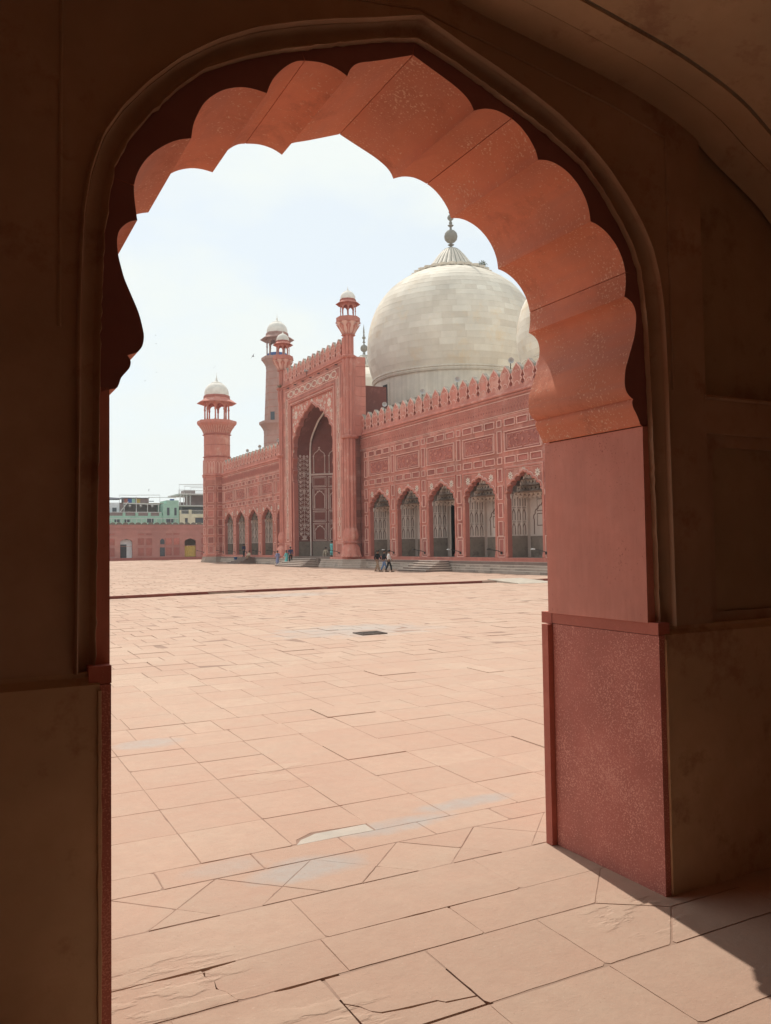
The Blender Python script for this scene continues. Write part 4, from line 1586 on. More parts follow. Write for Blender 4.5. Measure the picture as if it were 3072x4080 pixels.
# ---- stairs
def stairs(y0, y1, xb, xt, label, mats, side=0.16):
    t = thing('stairs', label, 'stairs', ((xb + xt) / 2, (y0 + y1) / 2, PZ))
    n = 5
    base = t.location
    for k in range(n):
        za, zb = lerp(PZ - 0.01, 1.08, k / n), lerp(PZ, 1.08, (k + 1) / n)
        xa = lerp(xb, xt - 0.35, k / n)
        mb = MB()
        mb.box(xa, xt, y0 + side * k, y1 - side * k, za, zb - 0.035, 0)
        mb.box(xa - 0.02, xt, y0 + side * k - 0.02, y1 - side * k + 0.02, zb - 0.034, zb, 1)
        o = mb.build('step', mats, t)
        o.location = -base
    return t


stairs(52.55, 56.9, 30.75, 33.05, 'grey stone steps below the third arch of the near wing', [STEP, GREY_EDGE])
stairs(97.7, 101.9, 30.75, 33.05, 'dark stone steps below the middle arch of the far wing', [STEP, STEP])
stairs(74.6, 81.8, 29.75, 31.6, 'broad stone steps in front of the tall portal', [STEP, GREY_EDGE])

# ---- portal
por = part('portal')
XP = 32.0
FP = lambda u, v, w: (XP - w, YC + u, v)
POR_HALF = [(5.05, 9.0), (5.05, 10.5), (5.03, 11.7), (4.97, 12.7), (4.80, 13.45), (4.28, 14.15), (3.45, 14.85), (2.72, 15.40), (1.70, 15.86), (1.0, 16.2), (0.42, 16.42), (0.0, 16.75)]
PORP = arch_profile(POR_HALF, 8, 0.26, 8)
FLP = 1.27
pw = MB(FP)
# outer slab with rectangular recess
pw.poly([(-7.9, FLP), (-7.9, 19.9), (7.9, 19.9), (7.9, FLP), (5.55, FLP), (5.55, 17.30), (-5.55, 17.30), (-5.55, FLP)], 0.0, 0)
pw.wall_strip([(-5.55, FLP), (-5.55, 17.30), (5.55, 17.30), (5.55, FLP)], 0.0, -0.15, 1)
prof = [(-u, z) for u, z in PORP]
pw.poly([(-5.55, FLP), (-5.55, 17.30), (5.55, 17.30), (5.55, FLP), (5.05, FLP)] + list(reversed(prof)) + [(-5.05, FLP)], -0.15, 2)
pw.wall_strip([(-5.05, FLP)] + prof + [(5.05, FLP)], -0.15, -0.58, 1)
# returns and back of the slab
for s in (-1, 1):
    pw.wall_strip([(s * 7.9, FLP), (s * 7.9, 19.9)], 0.0, -1.9, 3)
    pw.wall_strip([(s * 7.05, 12.6), (s * 7.05, 19.75)], -1.9, -1.91, 3)
pw.poly([(-7.9, 16.9), (-7.9, 19.9), (7.9, 19.9), (7.9, 16.9)], -1.9, 0)
pw.wall_strip([(-7.9, 19.9), (7.9, 19.9)], 0.0, -1.9, 0)
hput('portal_face', pw, [RED_WALL, REVEAL, RED, RED_WALL], por)
for s in (-1, 1):       # set-back side masses with coursed stone
    z = 12.4
    while z < 19.7:
        h = min(0.92, 19.75 - z)
        a, b = sorted((YC + s * 7.95, YC + s * 8.75))
        sb = MB()
        sb.box(XP + 0.75, XP + 1.9, a, b, z + 0.02, z + h)
        hput('side_course', sb, RED, por)
        z += h
# recessed hall behind the portal arch
iw = MB(FP)
y_s, d0, d1, d2 = 5.20, -0.58, -2.05, -4.9
dg = 2.6
top = 17.2
zc = 3.0
iw.face([(y_s, FLP, d0), (y_s, FLP, d1), (y_s, 10.0, d1), (y_s, 10.0, d0)], 0)
iw.face([(-y_s, FLP, d0), (-y_s, FLP, d1), (-y_s, 10.0, d1), (-y_s, 10.0, d0)], 0)
inner = [(u * 1.03, z + (0.12 if z > 9.5 else 0)) for u, z in [(-a, b) for a, b in arch_profile(POR_HALF, 8, 0.0, 8)]]
iw.wall_strip(inner, d0, d1, 0)
for s in (-1, 1):
    iw.face([(s * y_s, FLP, d1), (s * (y_s - dg), FLP, d2), (s * (y_s - dg), 13.6, d2), (s * y_s, 13.6, d1)], 0)
iw.face([(-(y_s - dg), FLP, d2), (y_s - dg, FLP, d2), (y_s - dg, 13.6, d2), (-(y_s - dg), 13.6, d2)], 0)
iw.face([(-y_s, FLP, 0.0), (y_s, FLP, 0.0), (y_s, FLP, d2), (-y_s, FLP, d2)], 1)
# half dome over the inner three sides
plan = [(y_s, d1), (y_s - dg, d2), (-(y_s - dg), d2), (-y_s, d1)]
ring_prev = [(u, 13.6 if True else 0, wq) for u, wq in plan]
for k in range(1, 9):
    t = k / 8
    f = math.cos(t * PI / 2) * 0.98 + 0.02
    zz = 13.6 + (16.7 - 13.6) * math.sin(t * PI / 2)
    ring = [(u * f, zz, d1 + (wq - d1) * f) for u, wq in plan]
    for a in range(3):
        iw.face([ring_prev[a], ring_prev[a + 1], ring[a + 1], ring[a]], 0)
    ring_prev = ring
rbm = MB()
for k_ in range(7):
    t_ = k_ / 6
    u0 = lerp(y_s - dg, -(y_s - dg), t_) if True else 0
    rbm.tube([FP(u0 * (math.cos(q * PI / 16) * 0.98 + 0.02) * 0.995, 13.6 + 3.1 * math.sin(q * PI / 16) - 0.03, d1 + (d2 - d1) * (math.cos(q * PI / 16) * 0.98 + 0.02) + 0.04) for q in range(8)], 0.05, 4)
hput('dome_rib', rbm, REVEAL, por)
iw.poly(inner + [(-6.2, 9.0), (-6.2, 17.3), (6.2, 17.3), (6.2, 9.0)], d1 - 0.001, 0) if False else None
for q_ in ([(-6.6, 9.0, -5.2), (6.6, 9.0, -5.2), (6.6, 17.6, -5.2), (-6.6, 17.6, -5.2)], [(-6.6, 17.6, -0.6), (6.6, 17.6, -0.6), (6.6, 17.6, -5.2), (-6.6, 17.6, -5.2)],
           [(-6.6, 9.0, -0.6), (-6.6, 17.6, -0.6), (-6.6, 17.6, -5.2), (-6.6, 9.0, -5.2)], [(6.6, 9.0, -0.6), (6.6, 17.6, -0.6), (6.6, 17.6, -5.2), (6.6, 9.0, -5.2)]):
    iw.face(q_, 0)
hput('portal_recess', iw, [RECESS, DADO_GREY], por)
db = MB(FP)
db.box(y_s - 0.05, y_s, FLP, 2.82, d1 + 0.06, d0 - 0.01)
nrm = Vector((-(d2 - d1), -dg)).normalized()      # (u, w) inward normal of the left diagonal


def diag(t, z, o=0.0):
    u, wq = lerp(y_s, y_s - dg, t), lerp(d1, d2, t)
    return (u - abs(nrm.x) * o * 0.75, z, wq + abs(nrm.y) * o)


L_D = math.hypot(dg, d2 - d1)
db2 = MB(FP)
pts = [diag(0.02, FLP, 0.05), diag(1, FLP, 0.05), diag(1, 2.82, 0.05), diag(0.02, 2.82, 0.05)]
db2.face(pts)
db2.face([diag(0.02, 2.82, 0.05), diag(1, 2.82, 0.05), diag(1, 2.82, 0), diag(0.02, 2.82, 0)])
off = len(db.v)
db.v += db2.v
db.f += [[i + off for i in f] for f in db2.f]
db.m += db2.m
db.t += db2.t
hput('recess_dado', db, DADO_GREY, por)
# pale corner shaft that runs up into the vault rib
ribm = MB(FP)
rib = [(y_s - 0.02, FLP), (y_s - 0.02, 9.0)] + [(u * 0.995, z) for u, z in reversed(inner[:len(inner) // 2 + 1])] if False else None
half_in = [(u, z) for u, z in inner if u >= 0]
half_in.sort(key=lambda p: p[1])
path = [FP(y_s - 0.03, FLP + 0.3 * k, d1 + 0.02) for k in range(27)] + [FP(u - 0.03, z - 0.03, d1 + 0.02) for u, z in half_in]
rr = MB()
rr.tube(path, 0.10, 8, 0)
rr.tube([(x + 0.02, y - 0.16, z) for x, y, z in path[:27]], 0.045, 6, 1)
rr.tube([FP(-u + 0.03, z - 0.03, d1 + 0.02) for u, z in half_in], 0.10, 8, 0)
hput('vault_rib', rr, [NICHE_RIB, RECESS], por, True)
# framed panels of the diagonal wall
FD = lambda u, v, w: FP(*diag(u / L_D, v, w))
dp = MB(FD)
def frame2(mb, u0, u1, z0, z1, t=0.05, w1=0.05, mi=0):
    mb.ribbon([(u0, z0), (u1, z0), (u1, z1), (u0, z1)], t, 0.0, w1, mi, True)
for (u0, u1) in ((0.28, 1.78), (2.02, 3.52)):
    for (z0, z1) in ((2.90, 4.75), (4.95, 6.05), (6.22, 8.45), (8.65, 9.72)):
        frame2(dp, u0, u1, z0, z1)
        frame2(dp, u0 + 0.14, u1 - 0.14, z0 + 0.12, z1 - 0.12, 0.025, 0.03)
    for (z0, z1) in ((2.90, 4.75), (6.22, 8.45)):
        m, h = (u0 + u1) / 2, (u1 - u0) / 2 - 0.2
        a = arch_profile([(h, z1 - 0.95), (h * 0.9, z1 - 0.72), (h * 0.55, z1 - 0.48), (h * 0.2, z1 - 0.35), (0, z1 - 0.22)], 4, 0.04, 4)
        dp.ribbon([(m + h, z0 + 0.14)] + [(m + u, z) for u, z in a] + [(m - h, z0 + 0.14)], 0.03, 0.0, 0.045)
        for k in range(-2, 3):
            dp.disc(m + k * h * 0.42, z1 - 0.25 - 0.09 * k * k, 0.075, 0.0, 0.03, 6)
dp.ribbon([(0.1, 9.98), (3.5, 9.98)], 0.10, 0.0, 0.10)
for m in (1.03, 2.77):
    h = 0.62
    a = [(h, 11.95), (h * 0.85, 12.25), (h * 0.4, 12.45), (0, 12.72)]
    s = spline(a, 4)
    dp.ribbon([(m + h, 10.1)] + [(m + u, z) for u, z in s] + [(m - u, z) for u, z in reversed(s[:-1])] + [(m - h, 10.1)], 0.04, 0.0, 0.07)
    for e in (-1, 1):
        dp.disc(m + e * h, 10.2, 0.09, 0.0, 0.09, 6)
        dp.disc(m + e * h, 11.95, 0.09, 0.0, 0.09, 6)
    dp.disc(m, 12.85, 0.12, 0.0, 0.05, 5, 0, 0.4)
o = hput('wall_tracery', dp, INLAY_SHADE, por)
o['kind'] = 'stuff'
# tall flowering vase inlay on the side wall
FS = lambda u, v, w: FP(y_s - w, v, d0 + u)
fl = MB(FS)
rnd = random.Random(3)
um = (d1 - d0) / 2
fl.ribbon([(-0.06, 2.92), (d1 - d0 + 0.10, 2.92), (d1 - d0 + 0.10, 12.9), (-0.06, 12.9)], 0.022, 0, 0.02, 0, True)
fl.ribbon([(um, 3.0 + 0.2 * k) for k in range(48)], 0.03, 0, 0.025)
fl.disc(um, 3.25, 0.22, 0, 0.03, 10)
fl.ribbon([(um - 0.35, 3.02), (um + 0.35, 3.02)], 0.06, 0, 0.03)
z = 3.6
k = 0
while z < 12.4:
    big = 0.12 if k % 2 else 0.16
    if k % 4 == 2:
        fl.disc(um, z, 0.20, 0, 0.03, 6, 0, 0.3)
        fl.disc(um, z - 0.16, 0.12, 0, 0.03, 6)
    for s in (-1, 1):
        cu = um + s * rnd.uniform(0.36, 0.44)
        fl.ribbon([(um, z - 0.38), (um + s * 0.16, z - 0.16), (um + s * 0.34, z - 0.18), (um + s * 0.56, z - 0.02), (um + s * 0.52, z + 0.16), (cu, z + 0.18)], 0.022, 0, 0.02)
        fl.disc(cu, z + 0.05, big, 0, 0.03, 7, 0, 0.28, rnd.random())
        fl.disc(um + s * 0.2, z + 0.08, 0.07, 0, 0.02, 5, 0, 0.0, 0, 0.6)
        fl.disc(um + s * 0.58, z - 0.22, 0.06, 0, 0.02, 5, 0, 0.3)
        fl.disc(um + s * 0.24, z - 0.28, 0.055, 0, 0.02, 5)
    z += 0.46
    k += 1
o = hput('vase_inlay', fl, INLAY_SHADE, por)
o['kind'] = 'stuff'
# frames, borders and spandrel ornament of the portal face
pf = MB(FP)
for (a, zt, t, wq, mi) in ((7.12, 19.02, 0.045, 0.03, 1), (6.33, 18.12, 0.045, 0.03, 1), (5.95, 17.72, 0.10, 0.07, 0), (5.72, 17.46, 0.05, 0.05, 1), (5.55, 17.30, 0.07, 0.06, 0)):
    pf.ribbon([(-a, 2.86), (-a, zt), (a, zt), (a, 2.86)], t, 0.0, wq, mi)
for s in (-1, 1):
    pf.ribbon([(s * 7.12, 2.86), (s * 6.33, 2.86)], 0.045, 0, 0.03, 1)
    frame2(pf, s * 6.72 - 0.78, s * 6.72 + 0.78, 1.36, 2.66, 0.04, 0.04, 1)
    frame2(pf, s * 6.72 - 0.60, s * 6.72 + 0.60, 1.52, 2.50, 0.03, 0.03, 1)
    pf.box(s * 7.75 - 0.04, s * 7.75 + 0.04, FLP, 19.5, 0, 0.05, 0)
hput('portal_frame', pf, [RED, LINE], por)
ib = MB(FP)
def link(mb, u, z, ln, vert=True):
    h = 0.16
    pts = [(-h, -ln / 2 + 0.16), (0, -ln / 2), (h, -ln / 2 + 0.16), (h, ln / 2 - 0.16), (0, ln / 2), (-h, ln / 2 - 0.16)]
    pts = [(u + a, z + b) if vert else (u + b, z + a) for a, b in pts]
    mb.ribbon(pts, 0.028, 0, 0.022, 0, True)
for s in (-1, 1):
    z = 3.05
    k = 0
    while z < 17.6:
        if k % 2 == 0:
            link(ib, s * 6.72, z + 0.65, 1.2)
            z += 1.28
        else:
            ib.ribbon([(s * 6.72 + 0.17 * math.cos(q), z + 0.22 + 0.17 * math.sin(q)) for q in [2 * PI * j / 10 for j in range(10)]], 0.028, 0, 0.022, 0, True)
            ib.disc(s * 6.72, z + 0.22, 0.08, 0, 0.025, 4, 0, 0.4)
            for e in (-1, 1):
                ib.disc(s * 6.72, z + 0.22 + e * 0.27, 0.12, 0, 0.02, 3, 0, 0, PI / 2 * e)
            z += 0.46
        k += 1
u = -6.4
k = 0
while u < 6.4:
    if k % 2 == 0:
        ib.ribbon([(u, 18.57), (u + 0.25, 18.85), (u + 0.95, 18.85), (u + 1.2, 18.57), (u + 0.95, 18.29), (u + 0.25, 18.29)], 0.045, 0, 0.024, 0, True)
        ib.disc(u + 0.3, 18.82, 0.09, 0, 0.03, 5)
        ib.disc(u + 0.9, 18.32, 0.09, 0, 0.03, 5)
        u += 1.2
    else:
        ib.ribbon([(u, 18.57), (u + 0.2, 18.80), (u + 0.4, 18.57), (u + 0.2, 18.34)], 0.045, 0, 0.024, 0, True)
        ib.disc(u + 0.2, 18.57, 0.10, 0, 0.03, 4, 0, 0.4)
        u += 0.4
    k += 1
o = hput('border_inlay', ib, INLAY, por)
o['kind'] = 'stuff'
sp = MB(lambda u, v, w: FP(u, v, w - 0.15))
pa = arch_profile(POR_HALF, 8, 0.26, 8, 0.22)
pb = arch_profile(POR_HALF, 8, 0.26, 8, 0.08)
for s in (-1, 1):
    sp.disc(s * 4.35, 16.15, 0.50, 0, 0.03, 8, 0, 0.35)
    sp.disc(s * 4.35, 16.15, 0.17, 0.03, 0.045, 8, 1)
    rn = random.Random(11)
    for (u, z, r) in ((3.3, 16.25, 0.16), (2.6, 16.55, 0.2), (1.9, 16.75, 0.15), (1.3, 16.9, 0.14), (3.0, 15.75, 0.18), (2.3, 16.15, 0.15), (5.1, 16.8, 0.16), (5.05, 15.2, 0.2), (4.9, 14.5, 0.15),
                      (5.2, 13.9, 0.14), (5.15, 13.1, 0.11), (3.7, 16.95, 0.18), (2.9, 17.0, 0.13), (4.5, 17.05, 0.12), (5.2, 12.4, 0.09), (4.6, 15.3, 0.17), (5.2, 16.1, 0.11), (3.9, 15.4, 0.13)):
        sp.disc(s * u, z, r * 0.72, 0, 0.026, rn.choice((5, 6, 7)), 0, 0.25, rn.random())
        th = rn.random() * 6
        R = r * 1.9
        sp.ribbon([(s * u + R * (1.1 - q / 12) * math.cos(th + q * 0.55), z + R * (1.1 - q / 12) * math.sin(th + q * 0.55)) for q in range(9)], 0.026, 0, 0.02)
sp.disc(0, 16.98, 0.32, 0, 0.04, 6, 0, 0.4)
o = hput('spandrel_inlay', sp, [INLAY, LINE], por)
o['kind'] = 'stuff'
ar = MB()
ar.tube([FP(u, z, -0.12) for u, z in [(5.14, FLP), (5.14, 5.0), (5.14, 8.9)] + pb + [(-5.14, 8.9), (-5.14, 5.0), (-5.14, FLP)]], 0.11, 6, 0)
ar.tube([FP(u, z, -0.14) for u, z in pa], 0.05, 5, 1)
hput('arch_roll', ar, [RED, LINE], por, True)
cr = MB()
for (z, r, wq) in ((19.72, 0.12, 0.05), (19.50, 0.07, 0.03), (19.90, 0.06, 0.02)):
    cr.tube([(XP - wq, YC - 8.1, z), (XP - wq, YC + 8.1, z)], r, 8)
hput('portal_cornice', cr, RED, por, True)
MERLON_P = merlon_mesh(1.25, 1.0, 0.30)
for k in range(12):
    q = put('merlon', MERLON_P, por)
    q.location = Vector((XP, YC - 6.9 + 1.25 * k, 19.92)) - world_of(por)
for s in (-1, 1):
    a, b = sorted((YC + s * 7.6, YC + s * 8.0))
    eb = MB()
    eb.box(XP + 0.05, XP + 0.8, a, b, 19.9, 21.65)
    hput('parapet_end', eb, RED, por)
# small iron pegs under the cornice
for k in range(7):
    pg = MB()
    pg.box(XP - 0.25, XP, YC - 6.6 + 2.1 * k - 0.03, YC - 6.6 + 2.1 * k + 0.03, 19.28, 19.36)
    hput('peg', pg, METAL_DARK, por)
# portal plinth
pp = part('portal_plinth')
zc = [PZ - 0.02, 0.46, 0.64, 0.84, 1.06]
for r in range(4):
    ot = 0.45 - 0.075 * r
    for (a, b) in ((YC - 9.6, YC - 2.6), (YC + 4.7, YC + 9.6)):
        mb = MB()
        poly = [(XP - ot - 0.35, a + 0.9), (XP - ot - 0.35, b - 0.9), (XP - ot + 0.9, b + ot), (XF + 1, b + ot), (XF + 1, a - ot), (XP - ot + 0.9, a - ot)]
        mb.prism(poly, zc[r] + 0.003, zc[r + 1] - 0.03, 0)
        poly2 = [(x - 0.015 if x < XF else x, y) for x, y in poly]
        mb.prism(poly2, zc[r + 1] - 0.03, zc[r + 1], 1)
        hput('plinth_course', mb, [GREY, GREY_EDGE], pp)
mb = MB()
mb.box(XP - 0.45, XF, YC - 2.6, YC + 4.7, 0.2, 1.055)
mb.box(XP - 0.28, XF + 0.3, YC - 5.05, YC + 5.05, 1.06, FLP - 0.002)
hput('portal_floor', mb, STEP, pp)
mb = MB()
for s in (-1, 1):
    a, b = sorted((YC + s * 5.06, YC + s * 9.0))
    mb.box(XP - 0.30, XF, a, b, 1.062, FLP)
hput('portal_base', mb, RED, pp)


# ---- fluted corner shafts of the portal with their domed kiosks
def kiosk(parent, cx, cy, z0, s, mats, dome_mat, hall_child=True, cols=8, rail=None, pieces=None, H=None):
    """octagonal domed kiosk; z0 = floor, s = shaft apothem the kiosk is sized from"""
    red = mats
    def P(name, mb, mat, smooth=False):
        me = mb.mesh(name, mat, smooth, 35)
        o = put(name, me, parent)
        o.location = -world_of(parent)
        return o
    H = H or 1.62 * s
    colz = z0 + H * 0.62
    c0 = MB()
    for k in range(8):
        a = PI / 8 + PI / 4 * k
        r = 0.90 * s / math.cos(PI / 8)
        x, y = cx + r * math.cos(a), cy + r * math.sin(a)
        mb = MB()
        mb.lathe([(0.10 * s, z0), (0.10 * s, z0 + 0.12 * s), (0.07 * s, z0 + 0.18 * s), (0.06 * s, colz - 0.1 * s), (0.09 * s, colz), (0.10 * s, colz + 0.06 * s)], 8, 0, (x, y))
        P('column', mb, red, True)
    # arch band: eight spandrel panels
    ab = MB()
    side = 2 * 0.90 * s * math.tan(PI / 8)
    h = side / 2
    for k in range(8):
        a = PI / 4 * k
        ca, sa = math.cos(a), math.sin(a)
        def tr(u, v, w, ca=ca, sa=sa):
            r = 0.90 * s + w
            return (cx + r * ca - u * sa, cy + r * sa + u * ca, v)
        t = MB(tr)
        hw = h * 0.84
        ar_ = spline([(hw, colz), (hw * 0.92, colz + 0.18 * H), (hw * 0.6, colz + 0.27 * H), (hw * 0.25, colz + 0.31 * H), (0, colz + 0.35 * H)], 3)
        prof_ = ar_ + [(-u, z) for u, z in reversed(ar_[:-1])]
        poly = [(h * 1.07, colz)] + [(h * 1.07, z0 + H * 1.13), (-h * 1.07, z0 + H * 1.13), (-h * 1.07, colz)] + list(reversed(prof_))
        t.poly(poly, 0.06 * s)
        t.poly(poly, -0.04 * s)
        t.wall_strip(prof_, -0.04 * s, 0.06 * s)
        off = len(ab.v)
        ab.v += t.v
        ab.f += [[i + off for i in f] for f in t.f]
        ab.m += t.m
        ab.t += t.t
    P('arch_band', ab, red)
    ev = MB()
    ze = z0 + H * 1.13
    ev.octa([(0.86 * s, ze - 0.02), (1.02 * s, ze + 0.02 * s), (1.50 * s, ze - 0.20 * s), (1.50 * s, ze - 0.155 * s), (1.02 * s, ze + 0.18 * s), (0.99 * s, ze + 0.26 * s)], 0, (cx, cy))
    P('eave', ev, red)
    zd = ze + 0.26 * s
    dr = MB()
    dr.octa([(1.0 * s, zd), (1.03 * s, zd + 0.05 * s), (0.99 * s, zd + 0.07 * s), (0.99 * s, zd + 0.20 * s)], 0, (cx, cy))
    P('drum', dr, REVEAL if red is not MIN_RED else MIN_RED)
    zd += 0.20 * s
    dm = MB()
    dm.lathe([(r * s, zd + z * s) for r, z in ((0.985, 0.0), (1.0, 0.12), (0.99, 0.3), (0.94, 0.5), (0.84, 0.7), (0.69, 0.88), (0.52, 1.0), (0.40, 1.06), (0.38, 1.06))], 24, 0, (cx, cy))
    P('dome', dm, dome_mat, True)
    cp = MB()
    cp.lathe([(r * s, zd + z * s) for r, z in ((0.46, 1.03), (0.47, 1.07), (0.36, 1.10), (0.24, 1.16), (0.15, 1.25), (0.09, 1.34), (0.05, 1.36), (0.08, 1.42), (0.08, 1.46), (0.03, 1.50), (0.02, 1.6), (0.035, 1.64), (0.015, 1.68), (0.004, 1.98))], 12, 0, (cx, cy))
    P('finial', cp, MARBLE_GREY if dome_mat is not DOME_WHITE else DOME_WHITE, True)
    return zd


flute = lambda n, d: (lambda a, z: 1 - d + d * abs(math.cos(n * a / 2)) ** 0.7)
XK = 32.3
for s in (-1, 1):
    ky = YC + s * 8.52
    sh = MB()
    m = flute(8, 0.24)
    sh.lathe([(0.56, 3.85), (0.56, 12.12)], 96, 0, (XK, ky), 0, m)
    sh.lathe([(0.55, 12.42), (0.55, 18.0), (0.62, 18.35), (0.66, 18.8), (0.63, 19.3), (0.57, 19.55)], 96, 0, (XK, ky), 0, m)
    sh.lathe([(0.50, 19.85), (0.50, 21.62)], 96, 0, (XK, ky), 0, m)
    hput('corner_shaft', sh, RED, por, True, 60)
    for (z, r, h) in ((12.27, 0.78, 0.30), (19.68, 0.70, 0.28), (21.70, 0.60, 0.14), (2.60, 0.72, 0.16)):
        rg = MB()
        rg.octa([(r - 0.10, z - h / 2), (r, z - h / 4), (r, z - 0.01), (r - 0.06, z), (r, z + 0.01), (r, z + h / 4), (r - 0.10, z + h / 2)], 0, (XK, ky))
        hput('ring_collar', rg, RED, por)
    bs = MB()
    mo_ = flute(8, 0.10)
    bs.lathe([(1.02, 1.27), (1.02, 1.40), (0.96, 1.5), (0.90, 1.75), (0.82, 2.15), (0.62, 2.42), (0.58, 2.5), (0.58, 2.7), (0.66, 2.85), (0.74, 3.1), (0.72, 3.4), (0.62, 3.75), (0.57, 3.88)], 64, 0, (XK, ky), 0, mo_)
    hput('bulb_base', bs, RED, por, True, 60)
    fb = MB()
    fb.lathe([(0.50, 21.74), (0.66, 22.0), (0.88, 22.4), (1.02, 22.72), (1.12, 22.84)], 64, 0, (XK, ky), 0, flute(8, 0.10))
    hput('lotus_flare', fb, LINE, por, True, 60)
    for k in range(8):
        a0 = PI / 4 * k + PI / 8
        pt = MB()
        L_, R_, O_ = [], [], []
        for j in range(10):
            t = j / 9
            z = 21.80 + 0.92 * t
            r = 0.53 + 0.56 * t ** 1.25
            wd = 0.30 * (1 - max(0.0, (t - 0.55) / 0.45) ** 2.2) + 0.004
            for lst, sg in ((L_, -1), (R_, 1)):
                lst.append((XK + (r + 0.01) * math.cos(a0 + sg * wd), ky + (r + 0.01) * math.sin(a0 + sg * wd), z))
            O_.append((XK + (r + 0.07) * math.cos(a0), ky + (r + 0.07) * math.sin(a0), z))
        for j in range(9):
            pt.face([L_[j], O_[j], O_[j + 1], L_[j + 1]], 0)
            pt.face([O_[j], R_[j], R_[j + 1], O_[j + 1]], 0)
        pt.tube(O_[:-2], 0.022, 4, 1)
        hput('lotus_petal', pt, [RED, LINE], por)
    rim = MB()
    rim.octa([(1.02, 22.80), (1.12, 22.86), (1.02, 22.92), (1.02, 23.32), (0.95, 23.32), (0.95, 22.95), (0.3, 22.95)], 0, (XK, ky))
    hput('balcony_rim', rim, RED, por)
    kiosk(por, XK, ky, 23.0, 0.70, RED, DOME_WHITE, H=1.52)

